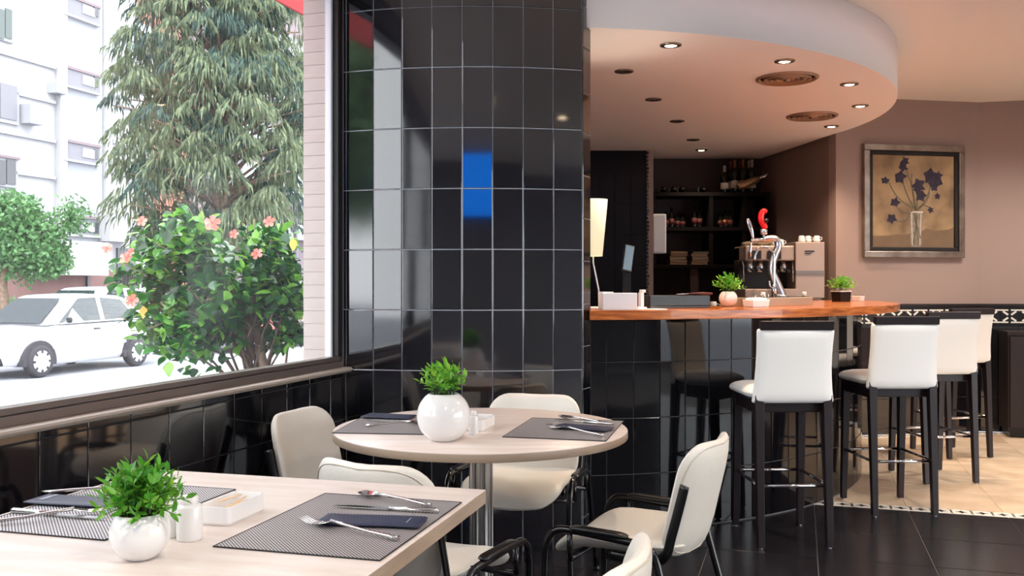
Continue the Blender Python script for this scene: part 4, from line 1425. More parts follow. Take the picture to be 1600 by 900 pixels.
# smooth the polyline
def smooth_path(pts, k=4):
    out = []
    P = [Vector(p) for p in pts]
    for i in range(len(P) - 1):
        p0, p1, p2, p3 = P[max(0, i - 1)], P[i], P[i + 1], P[min(len(P) - 1, i + 2)]
        for q in range(k):
            t = q / k
            out.append(0.5 * ((2 * p1) + (-p0 + p2) * t + (2 * p0 - 5 * p1 + 4 * p2 - p3) * t * t + (-p0 + 3 * p1 - 3 * p2 + p3) * t ** 3))
    out.append(P[-1])
    return out


sp = smooth_path(pth)
MB().tube(sp, [.036 - .012 * min(1, i / (len(sp) * .35)) - .008 * max(0, i / len(sp) - .55) / .45 for i in range(len(sp))], 16).build('neck', M['satin'], tw)
MB().lathe([(.046, 0), (.046, .006), (.038, .012)], 20, X=Matrix.Translation((.006, 0, 0))).build('base_flange', M['chrome'], tw)
MB().tube([(-.175, 0, .338), (-.03, 0, .345)], .011, 10).build('tap_rail', M['chrome'], tw)
f1 = MB().tube([(-.16, 0, .338), (-.176, -.01, .315), (-.178, -.01, .27), (-.178, -.01, .235)], .007, 8).build('spout', M['chrome'], tw)
f2 = MB().tube([(-.095, 0, .34), (-.096, 0, .36), (-.096, 0, .385)], [.006, .006, .009], 8).build('valve_stem', M['chrome'], tw)
MB().lathe([(.012, .372), (.022, .376), (.022, .402), (.016, .407)], 14, X=Matrix.Translation((-.096, 0, 0))).build('handle_collar', M['chrome'], tw)
h1 = smooth_path([(-.086, 0, .408), (-.094, 0, .425), (-.112, 0, .46), (-.110, 0, .495), (-.096, 0, .514), (-.078, 0, .506)])
MB().tube(h1, [.016, .018, .018, .018, .019, .019, .019, .019, .019, .019, .019, .019, .019, .018, .018, .017, .017, .016, .015, .013, .010][:len(h1)], 12, flat=.8).build('red_handle', M['red'], tw)
MB().lathe([(0, -.006), (.013, -.006), (.013, .006), (0, .006)], 14, X=Matrix.Translation((-.084, -.012, .455)) @ Matrix.Rotation(PI / 2, 4, 'X')).build('badge', M['blackplastic'], tw)
h2 = smooth_path([(-.160, 0, .345), (-.168, 0, .39), (-.182, 0, .435), (-.194, 0, .470)])
MB().tube(h2, [.006, .007, .009, .010, .012, .013, .014, .014, .014, .013, .011, .009, .006][:len(h2)], 10, flat=.6).build('silver_handle', M['chrome'], tw)
c = circ(2.215, .70)
fc = thing('water_spout', 'thin chrome gooseneck faucet beside the beer tap', 'faucet', (c[0], c[1], CT + .053))
MB().tube(smooth_path([(0, 0, 0), (0, 0, .12), (0, 0, .23), (-.015, 0, .275), (-.05, 0, .295), (-.09, 0, .285), (-.11, 0, .25), (-.115, 0, .22)]), .0075, 10).build('spout', M['chrome'], fc)
MB().lathe([(.016, 0), (.016, .05), (.012, .06), (.012, .07)], 14).build('base', M['chrome'], fc)
MB().tube([(-.012, 0, .05), (-.03, -.01, .065), (-.03, -.012, .095)], .006, 8).build('lever', M['chrome'], fc)


# ---- potted plants
def sprig_leaf(s, m):
    mb = MB()
    w = .21 * s
    mb.add([(0, 0, 0), (w, .35 * s, .05 * s), (w * .8, .7 * s, .02 * s), (0, s, -.08 * s), (-w * .8, .7 * s, .02 * s), (-w, .35 * s, .05 * s), (0, .5 * s, -.01 * s)], [(0, 1, 6), (1, 2, 6), (2, 3, 6), (6, 3, 4), (6, 4, 5), (0, 6, 5)], True)
    return mb.mesh('leaf', m)


def plant(parent, z0, spread, height, nsprig, leaf_s, seed, separate, up=.6, rim=.03):
    """boxwood-like bunch: sprigs (stem) rising from the pot mouth, each with leaves"""
    R_ = random.Random(seed)
    ms = [sprig_leaf(leaf_s, M[k]) for k in ('leaf', 'leaf', 'leaf2')]
    for i in range(nsprig):
        a = 2 * PI * (i * .618) + R_.uniform(-.2, .2)
        q = math.sqrt((i + .5) / nsprig)
        end = Vector((math.cos(a) * q * spread, math.sin(a) * q * spread, z0 + height * (up + (1 - up) * math.sqrt(max(0, 1 - q * q * .95)) - (.42 * q ** 4)) * R_.uniform(.85, 1.08)))
        base = Vector((math.cos(a) * rim * q, math.sin(a) * rim * q, z0 - .005))
        mid = (base + end) / 2 + Vector((-math.cos(a), -math.sin(a), 1.2)) * .012
        pts = [base, mid, end]
        s = MB().tube(pts, [.0016, .0013, .0008], 4)
        xs = []
        nl = 10
        for k in range(nl):
            f = .22 + .78 * k / (nl - 1)
            p = (mid + (end - mid) * (f * 2 - 1)) if f > .5 else base + (mid - base) * f * 2
            ax = (end - base).normalized()
            b = 2.4 * k + R_.uniform(-.4, .4)
            o1 = ax.orthogonal().normalized()
            o2 = ax.cross(o1)
            d = ax * (.55 if k < nl - 1 else 2) + (o1 * math.cos(b) + o2 * math.sin(b)) * .85 + Vector((0, 0, .15))
            xs.append((leaf_xform(p, d, R_, R_.uniform(.75, 1.2)), R_.randrange(3)))
        if separate:
            so_ = s.build('sprig', M['stem'], parent)
            for X, kk in xs:
                put(ms[kk], 'leaf', so_, X)
        else:
            mats = [M['stem'], M['leaf'], M['leaf2']]
            for X, kk in xs:
                me = ms[kk]
                s.add([v.co for v in me.vertices], [tuple(p.vertices) for p in me.polygons], True, 1 if kk < 2 else 2, X)
            s.build('sprig', mats, parent)


def round_pot(o, r, mouth, base=.45):
    """sphere-like ceramic pot of radius r cut at the mouth; origin at its foot. returns rim height"""
    pr_ = []
    zc = r * math.sqrt(1 - base * base)
    a0 = -math.asin(zc / r)
    a1 = math.acos(mouth / r)
    N = 18
    for i in range(N + 1):
        a = a0 + (a1 - a0) * i / N
        pr_.append((r * math.cos(a), zc + r * math.sin(a)))
    zr = pr_[-1][1]
    pr_ += [(mouth - .003, zr + .001), (mouth - .005, zr - .004), (mouth - .004, zr - .02)]
    MB().lathe(pr_, 40).build('pot', M['ceramic'], o)
    MB().lathe([(0, zr - .012), (mouth - .004, zr - .012)], 20).build('soil', M['soil'], o)
    return zr


TZ = 0.75
Y = 768.5 / (879 - HZ)
o = thing('potted_plant', 'round white pot of bushy boxwood on the near square table', 'plant', ((209 - 800) / F * Y, Y + .03, TZ), 0, 'table plants')
zr = round_pot(o, .0565, .043)
plant(o, zr, .088, .098, 30, .025, 4, True, up=.28, rim=.034)
plant(o, zr, .080, .090, 34, .023, 41, False, up=.25, rim=.034)
o = thing('potted_plant', 'large white globe pot with a short green sprig on the round table', 'plant', (-.232, 3.15, TZ), 0, 'table plants')
zr = round_pot(o, .0915, .052, .42)
plant(o, zr, .085, .095, 34, .025, 8, False, up=.6, rim=.04)
o = thing('potted_plant', 'small round white pot of yellow-green leaves on the bar beside the sugar holder', 'plant', (1.225, 5.26, CT), 0, 'bar plants')
zr = round_pot(o, .052, .034)
plant(o, zr, .088, .085, 22, .026, 12, False, rim=.028)
o = thing('potted_plant', 'yellow-green leafy plant in a dark square pot on the bar by the drip tray', 'plant', (2.39, 6.74, CT), .4, 'bar plants')
mb = MB()
mb.frustum([(-.045, -.045, 0), (.045, -.045, 0), (.045, .045, 0), (-.045, .045, 0)], [(-.05, -.05, .075), (.05, -.05, .075), (.05, .05, .075), (-.05, .05, .075)])
mb.build('pot', M['blackplastic'], o, bevel=.003)
MB().box(-.052, .052, -.052, .052, .072, .080).build('rim', M['ceramic'], o, bevel=.002)
plant(o, .078, .105, .095, 22, .03, 13, False, rim=.03)

# ---- other bar items
o = thing('sugar_holder', 'white ceramic sachet holder with wire handles on the bar', 'holder', (1.36, 5.17, CT), .45)
MB().frustum([(-.055, -.04, 0), (.055, -.04, 0), (.055, .04, 0), (-.055, .04, 0)], [(-.062, -.045, .042), (.062, -.045, .042), (.062, .045, .042), (-.062, .045, .042)]).build('dish', M['ceramic'], o, bevel=.004)
MB().pad(.11, .075, .02, .02, lambda x, y, zz: Vector((x, y, .044 + zz))).build('sachets', M['paper'], o)
for x in (-.045, .02, .05):
    MB().tube([(x - .012, -.03, .03), (x - .012, -.03, .072), (x + .012, -.03, .072), (x + .012, -.03, .03)], .0022, 6).build('wire_handle', M['chrome'], o)
o = thing('sugar_dish', 'small white rectangular dish at the far end of the bar', 'dish', (2.585, 6.93, CT), .9)
MB().frustum([(-.045, -.03, 0), (.045, -.03, 0), (.045, .03, 0), (-.045, .03, 0)], [(-.05, -.034, .042), (.05, -.034, .042), (.05, .034, .042), (-.05, .034, .042)]).build('dish', M['ceramic'], o, bevel=.004)
MB().box(-.044, .044, -.028, .028, .040, .046).build('sachets', M['bookred'], o)

lampx, lampy = .420, 4.80
o = thing('bar_lamp', 'lit table lamp with tall tapered white shade beside the column on the bar', 'lamp', (lampx, lampy, CT))
MB().lathe([(.05, 0), (.05, .006), (.03, .012)], 20).build('base', M['whitealu'], o)
MB().tube([(.03, 0, .01), (.028, 0, .10), (.0, 0, .24), (.0, 0, .30)], .004, 8).build('stem', M['whitealu'], o)
MB().lathe([(.048, .272), (.075, .565), (.073, .565), (.046, .272)], 28).build('shade', M['shade'], o)
l = D.lights.new('lamp_bulb', 'POINT')
l.energy, l.color, l.shadow_soft_size = 3, (1, .88, .66), .03
lo = D.objects.new('lamp_bulb', l)
lo.parent = o
lo.location = (0, 0, .42)
COL.objects.link(lo)
o = thing('napkin_box', 'white rectangular napkin box on the bar by the column', 'box', (.53, 4.66, CT), .12)
MB().box(-.088, .088, -.055, .055, 0, .084).build('box', M['boxwhite'], o, bevel=.003)
MB().box(-.084, -.03, -.04, .04, .084, .090).build('napkins', M['paper'], o)
o = thing('card_holder', 'small upright white card holder next to the napkin box', 'holder', (.66, 4.75, CT), .2)
MB().box(-.022, .022, -.03, .03, 0, .012).box(-.008, .010, -.02, .02, .012, .085).box(-.002, .02, -.02, .02, .085, .10).build('stand', M['boxwhite'], o, bevel=.002)
o = thing('paper_sheets', 'loose white paper sheets lying on the bar by the napkin box', 'paper', (.70, 4.70, CT), .3)
MB().box(-.07, .07, -.05, .05, 0, .002).build('lower_sheet', M['paper'], o)
MB().box(-.06, .075, -.045, .05, .002, .004, X=Matrix.Rotation(.2, 4, 'Z')).build('upper_sheet', M['paper'], o)
o = thing('black_tray', 'long low black box lying on the bar behind the paper sheets', 'tray', (.86, 5.03, CT), .32)
mb = MB().box(-.17, .19, -.09, .09, 0, .012)
mb.box(-.17, .19, -.09, -.08, .012, .068).box(-.17, .19, .08, .09, .012, .068).box(-.17, -.16, -.08, .08, .012, .068).box(.18, .19, -.08, .08, .012, .068)
mb.build('tray', M['blackplastic'], o, bevel=.003)
MB().box(-.15, .17, -.07, .07, .012, .05).build('contents', M['aludark'], o)
o = thing('kitchen_tongs', 'red-handled utensil lying across the black box on the bar', 'utensil', (.99, 5.08, CT + .0685), .3)
MB().tube([(-.02, 0, .006), (.06, 0, .008), (.12, 0, .007)], [.006, .008, .005], 8, flat=.7).build('handle', M['bookred'], o)
MB().tube([(-.10, 0, .004), (-.02, 0, .006)], [.003, .004], 6).build('blade', M['chrome'], o)
o = thing('payment_screen', 'black touch-screen till with a small lit display behind the bar', 'screen', (.65, 5.20, CT), .15)
MB().box(-.07, .07, -.06, .06, 0, .015).build('base', M['blackplastic'], o, bevel=.004)
MB().box(-.02, .02, .01, .04, .015, .22).build('neck', M['blackplastic'], o)
X = Matrix.Translation((0, 0, .27)) @ Matrix.Rotation(math.radians(13), 4, 'Y') @ Matrix.Rotation(math.radians(-18), 4, 'X')
MB().box(-.028, .028, -.008, .010, -.078, .082, X=X).build('display_body', M['blackplastic'], o, bevel=.003)
MB().box(-.024, .024, -.0105, -.008, -.07, .075, X=X).build('display', M['screen'], o)

# ---- framed painting on the far wall
pa, pb = Vector((2.74, 7.85, 0)), Vector((4.08, 8.09, 0))
pd = (pb - pa).normalized()
pn = Vector((pd.y, -pd.x, 0))
# frame edges measured along the wall
def wall_u(px):
    k = (px - 800) / F
    return (k * pa.y - pa.x) / (pd.x - k * pd.y)


u0, u1 = wall_u(1346), wall_u(1503)
uc = (u0 + u1) / 2
pc = pa + pd * uc
zc = CH + (HZ - 315) / F * pc.y
PW, PH = (u1 - u0), 177 / F * (pc.y - .06)
pf = thing('painting', 'framed painting of violet flowers in a glass vase', 'painting', (pc.x + pn.x * .001, pc.y + pn.y * .001, zc), math.atan2(pd.y, pd.x))


def frame_ring(w, h, b, y0, y1, m, name):
    mb = MB()
    mb.box(-w / 2, w / 2, y1, y0, h / 2 - b, h / 2).box(-w / 2, w / 2, y1, y0, -h / 2, -h / 2 + b)
    mb.box(-w / 2, -w / 2 + b, y1, y0, -h / 2 + b, h / 2 - b).box(w / 2 - b, w / 2, y1, y0, -h / 2 + b, h / 2 - b)
    return mb.build(name, m, pf, bevel=.006)


frame_ring(PW, PH, .055, 0, -.045, M['frame_silver'], 'frame')
frame_ring(PW - .11, PH - .11, .034, -.004, -.03, M['frame_black'], 'inner_frame')
cw, chh = PW - .17, PH - .17
cv = MB().box(-cw / 2 - .01, cw / 2 + .01, -.014, -.002, -chh / 2 - .01, chh / 2 + .01).build('canvas', M['canvas'], pf)
# painted picture, flat on the canvas
def paint(polys, m, name, dy):
    mb = MB()
    for p in polys:
        mb.add([(x * cw, -.0142 - dy, zz * chh) for x, zz in p], [tuple(range(len(p)))])
    mb.build(name, m, cv)


paint([[(-.5, -.5), (.5, -.5), (.5, -.27), (.42, -.30), (.28, -.31), (.16, -.29), (.08, -.33), (-.12, -.36), (-.2, -.355), (-.3, -.37), (-.5, -.375)]], M['canvasdark'], 'painted_table', .0002)
paint([[(-.03, -.49), (.10, -.49), (.115, -.12), (-.045, -.12)]], M['vasepaint'], 'painted_vase', .0004)
paint([[(-.015, -.47), (-.005, -.47), (-.015, -.13), (-.03, -.13)], [(.075, -.47), (.085, -.47), (.1, -.13), (.088, -.13)], [(-.045, -.125), (.115, -.125), (.118, -.105), (-.048, -.105)]], M['vaselight'], 'vase_highlight', .0008)


def strip(a, b, w, bend=0):
    pts = []
    a, b = Vector(a), Vector(b)
    d = (b - a)
    nn = Vector((-d.y, d.x)).normalized()
    L = [a + d * (i / 6) + nn * bend * math.sin(PI * i / 6) for i in range(7)]
    return [tuple(p + nn * w / 2) for p in L] + [tuple(p - nn * w / 2) for p in L[::-1]]


paint([strip((.02, -.10), (-.10, .36), .014, -.03), strip((.03, -.10), (-.14, .25), .014, .02), strip((.02, -.08), (-.30, .21), .012, .05), strip((0, -.1), (-.22, -.03), .012, .06), strip((-.02, -.08), (-.25, -.2), .012, .08),
       strip((.04, -.1), (.05, .16), .014, 0), strip((.05, -.1), (.22, .22), .014, -.03), strip((.05, -.08), (.2, .10), .012, -.03), strip((.06, -.06), (.21, -.08), .012, .03), strip((.04, -.1), (-.02, .3), .012, .02),
       strip((.0, -.12), (.06, -.46), .012, .01), strip((.04, -.12), (.0, -.46), .012, .01), strip((.02, -.12), (.09, -.40), .010, -.01)], M['olive'], 'painted_stems', .0012)


def bloom(x, zz, r, seed):
    R_ = random.Random(seed)
    n = 10
    a0 = R_.uniform(0, 6)
    return [(x + (r if i % 2 == 0 else r * .62) * R_.uniform(.8, 1.15) * math.cos(a0 + 2 * PI * i / n), zz + (r if i % 2 == 0 else r * .62) * R_.uniform(.8, 1.15) * .92 * math.sin(a0 + 2 * PI * i / n)) for i in range(n)]


for k, bl in enumerate([bloom(-.125, .37, .055, 1), bloom(-.10, .43, .048, 2), bloom(-.16, .26, .068, 3), bloom(-.34, .22, .045, 4), bloom(-.22, -.01, .055, 5), bloom(-.26, -.19, .055, 6),
       bloom(.06, .17, .078, 7), bloom(.09, .06, .07, 8), bloom(.21, .28, .085, 9), bloom(.27, .22, .085, 10), bloom(.30, .28, .05, 11), bloom(.25, .16, .05, 12), bloom(.29, .06, .035, 13), bloom(.21, -.09, .035, 14), bloom(.05, .13, .05, 15)]):
    cxx, czz = sum(p[0] for p in bl) / len(bl), sum(p[1] for p in bl) / len(bl)
    bl = [(cxx + (p[0] - cxx) * 1.22, czz + (p[1] - czz) * 1.22) for p in bl]
    paint([bl], M['violet'], 'painted_flower', .0016 + k * .00004)

# ---- low dark cabinet at far right
wa, wb = Vector((4.08, 8.09, 0)), Vector((6.6, 7.45, 0))
wd = (wb - wa).normalized()
wn_ = Vector((wd.y, -wd.x, 0))
cp = wa + wd * .14 + wn_ * .035
ca = thing('sideboard', 'dark low cabinet with brass pulls against the far right wall', 'cabinet', (cp.x, cp.y, 0), math.atan2(wd.y, wd.x))
MB().box(0, 1.9, -.30, 0, 0.06, .86).build('carcass', M['darkwood'], ca)
MB().box(.02, 1.88, -.27, -.02, 0, .06).build('plinth', M['blackplastic'], ca)
MB().box(-.01, 1.91, -.32, 0, .86, .885).build('top', M['darkwood'], ca)
for i in range(4):
    dr = MB().box(.012 + i * .472, .470 + i * .472, -.318, -.301, .09, .84).build('door', M['darkwood'], ca, bevel=.003)
    x = .43 + i * .472 if i % 2 == 0 else .045 + i * .472
    MB().box(x - .02, x + .02, -.335, -.318, .52, .60).build('pull', M['brass'], dr)
ap = cp + wd * .50 - wn_ * -.10
o = thing('grinder', 'small black appliance with a bright knob on the far right cabinet', 'appliance', (ap.x, ap.y, .885), math.atan2(wd.y, wd.x))
MB().box(-.10, .2, -.08, .08, 0, .05).box(-.06, .16, -.06, .06, .05, .15).box(-.12, .2, -.08, .08, .15, .19).build('body', M['blackplastic'], o, bevel=.006)
MB().lathe([(0, .02), (.012, .018), (.014, 0)], 12, X=Matrix.Translation((-.04, -.082, .17)) @ Matrix.Rotation(PI / 2, 4, 'X')).build('knob', M['chrome'], o)

# ================================================================== BAR STOOLS
def make_stool():
    r = D.objects.new('bar_stool', None)
    COL.objects.link(r)
    MB().pad(.43, .40, .075, .06, lambda x, y, zz: Vector((x, y + .012, .745 + zz - .014 * max(0, (y - .1) / .12) ** 2 + .0))).build('seat', M['whiteleather'], r)
    MB().box(-.185, .185, -.17, .20, .650, .715).build('seat_frame', M['wenge'], r, bevel=.004)

    def backf(x, y, zz):
        v = y / .365 + .5
        wx = 1.0 - .06 * v - .05 * math.sin(PI * min(1, max(0, v)))
        yy = -.205 - .045 * v ** 1.5 + .03 * (x / .2) ** 2 * .3
        return Vector((x * wx, yy + zz, .70 + v * .365))
    MB().pad(.405, .365, .05, .014, backf, p=14).build('backrest', M['whiteleather'], r)
    mb = MB()
    rows = []
    for (zz, y) in ((1.058, -.251), (1.103, -.259)):
        rows.append([(-.178, y - .02, zz), (.178, y - .02, zz), (.178, y + .02, zz), (-.178, y + .02, zz)])
    mb.frustum(rows[0], rows[1])
    mb.build('top_rail', M['wenge'], r, bevel=.004)
    for sx in (-1, 1):
        for (y0, y1, sp_, z1) in ((.165, .195, .0, .70), (-.195, -.235, .0, .74)):
            x0, x1 = sx * .168, sx * (.172 if y1 > 0 else .168)
            a, b = .022, .0155
            mb = MB()
            mb.frustum([(x1 - b, y1 - b, 0.006), (x1 + b, y1 - b, 0.006), (x1 + b, y1 + b, 0.006), (x1 - b, y1 + b, 0.006)],
                       [(x0 - a, y0 - a, z1), (x0 + a, y0 - a, z1), (x0 + a, y0 + a, z1), (x0 - a, y0 + a, z1)])
            lg = mb.build('leg', M['wenge'], r, bevel=.002)
            MB().lathe([(.012, 0), (.013, .006)], 10, X=Matrix.Translation((x1, y1, 0))).build('glide', M['chrome'], lg)
    zf = .30
    yb, yf = -.215, .180
    for (p, q) in (((-.17, yb), (.17, yb)), ((-.17, yf), (.17, yf)), ((-.17, yb), (-.17, yf)), ((.17, yb), (.17, yf))):
        MB().tube([(p[0], p[1], zf), (q[0], q[1], zf)], .0085, 8).build('footrest_bar', M['chrome'], r)
    return r


stool = make_stool()
SG = 'bar stools along the bar'
stool.location, stool.rotation_euler = (1.362, 4.725, 0), (0, 0, math.radians(2))
tag(stool, 'white-backed bar stool with dark legs standing on the black tiles, nearest the tables', 'bar stool', SG)
again(stool, (2.155, 5.345, 0), math.radians(2), 'white-backed bar stool straddling the patterned floor border, second from the tables', SG)
again(stool, (2.785, 6.17, 0), math.radians(6), 'white bar stool on the cream floor, third from the tables', SG)
again(stool, (3.31, 7.03, 0), math.radians(11), 'bar stool farthest from the tables, mostly hidden by the others', SG)


# ================================================================== DINING CHAIRS
def make_chair():
    r = D.objects.new('dining_chair', None)
    COL.objects.link(r)

    def seatf(x, y, zz):
        u = x / .215
        dz = -.022 * (1 - u * u)
        if y > .08:
            dz -= ((y - .08) / .14) ** 2 * .05
        if y < -.10:
            dz += ((-.10 - y) / .12) ** 2 * .012
        return Vector((x, y, .452 + zz * (1.0 if zz > 0 else 1.25 - .5 * u * u) + dz))
    MB().pad(.43, .45, .066, .085, seatf, p=5).build('seat', M['leather'], r)

    def backf(x, y, zz):
        v = y / .36 + .5
        u = x / .215
        yy = -.215 - .085 * v + .055 * u * u
        lift = .012 * math.sin(abs(u) * PI) * max(0, v - .6)
        return Vector((x, yy + zz, .415 + .36 * v + lift + zz * .25))
    MB().pad(.43, .36, .052, .085, backf, p=5).build('backrest', M['leather'], r)
    # piping seam around the rear shell
    pts = []
    for i in range(40):
        a = 2 * PI * i / 40
        c_, s_ = math.cos(a), math.sin(a)
        x = .208 * math.copysign(abs(c_) ** .45, c_)
        y = .172 * math.copysign(abs(s_) ** .45, s_)
        pts.append(backf(x, y, -.014))
    MB().tube(pts, .0022, 5, closed=True).build('piping', M['piping'], r)
    for sx in (-1, 1):
        # support bar: flat steel from under the seat up the side of the back
        pth = smooth_path([(sx * .19, .02, .405), (sx * .205, -.12, .405), (sx * .222, -.185, .432), (sx * .226, -.208, .50), (sx * .226, -.235, .60), (sx * .226, -.250, .66)])
        MB().tube(pth, .017, 8, flat=.45).build('back_bracket', M['blackplastic'], r)
        # side frame: one bent tube, front leg - arm - rear leg
        x = sx * .262
        pth = smooth_path([(x + sx * .012, .225, .012), (x, .212, .30), (x, .205, .425), (x, .175, .478), (x, .12, .488), (x, -.02, .480), (x, -.12, .470), (x, -.165, .44), (x + sx * .004, -.20, .32), (x + sx * .014, -.285, .012)], 4)
        fr_ = MB().tube(pth, .0125, 10).build('side_frame', M['blackmetal'], r)
        MB().pad(.20, .036, .020, .015, lambda a_, b_, c_, x=x: Vector((x + b_, .02 + a_, .494 + .03 * a_ + c_))).build('arm_pad', M['blackplastic'], fr_)
        for y, xx in ((.2255, x + sx * .012), (-.285, x + sx * .014)):
            MB().lathe([(.014, 0), (.0155, .004), (.0145, .022)], 10, X=Matrix.Translation((xx, y, 0))).build('foot_cap', M['blackplastic'], fr_)
    for y in (.12, -.12):
        MB().tube([(-.262, y, .395 if y > 0 else .40), (.262, y, .395 if y > 0 else .40)], .011, 8).build('cross_tube', M['blackmetal'], r)
        for sx in (-1, 1):
            MB().tube([(sx * .262, y, .396), (sx * .262, y, .482)], .010, 8).build('riser', M['blackmetal'], r)
    return r


chair = make_chair()
CG = 'ivory dining chairs around the tables'
chair.location, chair.rotation_euler = (.415, 3.165, 0), (0, 0, math.radians(62))
tag(chair, 'ivory chair with black tube frame seen from the side, right of the round table', 'chair', CG)
again(chair, (-.04, 1.84, 0), math.radians(70), 'ivory chair at the bottom edge, only its curved backrest top showing', CG)
again(chair, (-.60, 3.60, 0), math.radians(-109), 'ivory chair with shaded backrest between the window wall and the round table', CG)
again(chair, (-.275, 2.86, 0), math.radians(-30), 'ivory chair tucked between the square table and the round table', CG)
again(chair, (.035, 3.96, 0), math.radians(164), 'ivory chair on the far side of the round table against the column', CG)

# ================================================================== TABLES
rt = thing('round_table', 'round pale laminate table on a fluted steel column', 'table', (-.115, 3.44, 0))
RT = .54
MB().lathe([(0, .7499), (RT - .003, .75), (RT, .747)], 96).build('tabletop', M['tabletop'], rt)
MB().lathe([(RT, .747), (RT + .0005, .745), (RT + .0005, .723), (RT - .002, .72), (0, .72)], 96).build('edge_band', M['tableedge'], rt)
mb = MB()
poly = []
for i in range(64):
    a = 2 * PI * i / 64
    r_ = .044 if i % 4 < 2 else .039
    poly.append((r_ * math.cos(a), r_ * math.sin(a)))
mb.prism(poly, .02, .705)
mb.build('pedestal', M['steel'], rt)
MB().lathe([(.15, .705), (.15, .7199)], 24).build('top_plate', M['blackmetal'], rt)
MB().lathe([(.24, 0), (.24, .012), (.06, .022), (.05, .03)], 36).build('foot_plate', M['steel'], rt)

TA = math.radians(15.4)
tx = Vector((math.cos(TA), -math.sin(TA), 0))     # towards the right edge
ty = Vector((math.sin(TA), math.cos(TA), 0))      # away from the camera
BRc = Vector((-.0677, 2.394, 0))
LW, LL = 1.00, 1.25
tc = BRc - tx * LW / 2 - ty * LL / 2
sq = thing('square_table', 'pale laminate rectangular table set for two in the foreground', 'table', (tc.x, tc.y, 0), -TA)
MB().box(-LW / 2, LW / 2, -LL / 2, LL / 2, .7475, .75).build('tabletop', M['tabletop'], sq, bevel=.001)
MB().box(-LW / 2, LW / 2, -LL / 2, LL / 2, .715, .7475).build('edge_band', M['tableedge'], sq)
MB().lathe([(.045, .02), (.045, .715)], 24).build('pedestal', M['steel'], sq)
MB().lathe([(.25, 0), (.25, .012), (.06, .022), (.05, .03)], 36).build('foot_plate', M['steel'], sq)
MB().box(-.2, .2, -.2, .2, .705, .7149).build('top_plate', M['blackmetal'], sq)


# ---- place settings
def mat_on(c, rot, w, l, m, label, group='woven place mats'):
    o = thing('place_mat', label, 'place mat', (c.x, c.y, TZ + .0003), rot, group)
    MB().box(-w / 2, w / 2, -l / 2, l / 2, 0, .002).build('weave', m, o)
    MB().tube([(-w / 2, -l / 2, .0016), (w / 2, -l / 2, .0016), (w / 2, l / 2, .0016), (-w / 2, l / 2, .0016)], .0016, 6, closed=True).build('hem', M['mathem'], o)
    return o


def pouch(c, rot, label, w=.085, l=.235, flip=1):
    o = thing('napkin_pouch', label, 'napkin', (c.x, c.y, TZ + .0042), rot, 'navy napkin pouches')
    MB().pad(w, l, .009, .004, lambda x, y, zz: Vector((x, y, .0046 + zz + .001 * math.sin(y * 25))), p=8).build('sleeve', M['navy'], o)
    mb = MB()
    R_ = random.Random(2)
    yy = flip * l * .33
    x = -w * .32
    while x < w * .30:
        dx = R_.uniform(.003, .006)
        mb.box(x, x + dx, yy - .003, yy + .003, .0088, .0098)
        x += dx + .0014
    x = -w * .18
    while x < w * .30:
        dx = R_.uniform(.002, .004)
        mb.box(x, x + dx, yy + flip * .0075 - .0010, yy + flip * .0075 + .0010, .0088, .0098)
        x += dx + .001
    mb.build('lettering', M['print'], o)
    return o


def spoon(c, rot, label):
    o = thing('spoon', label, 'spoon', (c.x, c.y, TZ + .0026), rot, 'table cutlery')
    o.scale = (1.1,) * 3
    MB().tube([(0, .03, .009), (0, .0, .012), (0, -.05, .010), (0, -.10, .006), (0, -.125, .005)], [.0035, .003, .003, .004, .005], 8, flat=1).build('handle', M['cutlery'], o)
    def f(x, y, zz):
        d = (x / .016) ** 2 + (y / .027) ** 2
        return Vector((x, y + .052, .003 + .007 * min(1.2, d) + zz))
    MB().pad(.032, .054, .0022, .0158, f, p=6).build('bowl', M['cutlery'], o)
    return o


def fork(c, rot, label):
    o = thing('fork', label, 'fork', (c.x, c.y, TZ + .0026), rot, 'table cutlery')
    o.scale = (1.24,) * 3
    MB().tube([(0, .03, .014), (0, .0, .012), (0, -.05, .008), (0, -.10, .006), (0, -.12, .005)], [.0035, .003, .003, .004, .005], 8).build('handle', M['cutlery'], o)
    MB().pad(.022, .03, .0025, .009, lambda x, y, zz: Vector((x, y + .042, .010 + zz - .25 * (y + .0)))).build('neck', M['cutlery'], o)
    for i in range(4):
        x = -.0085 + i * .00567
        MB().tube([(x, .054, .007), (x, .075, .006), (x, .098, .012)], [.0017, .0015, .0009], 6).build('tine', M['cutlery'], o)
    return o


def knife(c, rot, label):
    o = thing('knife', label, 'knife', (c.x, c.y, TZ + .0026), rot, 'table cutlery')
    o.scale = (1.22,) * 3
    MB().tube([(0, 0, .004), (0, -.05, .0045), (0, -.095, .005), (0, -.10, .0045)], [.004, .005, .0055, .004], 8).build('handle', M['cutlery'], o)
    MB().prism([(-.005, 0), (.004, 0), (.007, .02), (.0075, .07), (.003, .105), (-.003, .112), (-.0055, .09)], .003, .0048).build('blade', M['cutlery'], o)
    return o


def tp3(px, py):
    Y = F * (CH - TZ) / (py - HZ)
    return Vector(((px - 800) / F * Y, Y, 0))


def ang(a, b):
    """rotation so that local +y points from a to b"""
    d = b - a
    return math.atan2(-d.x, d.y)


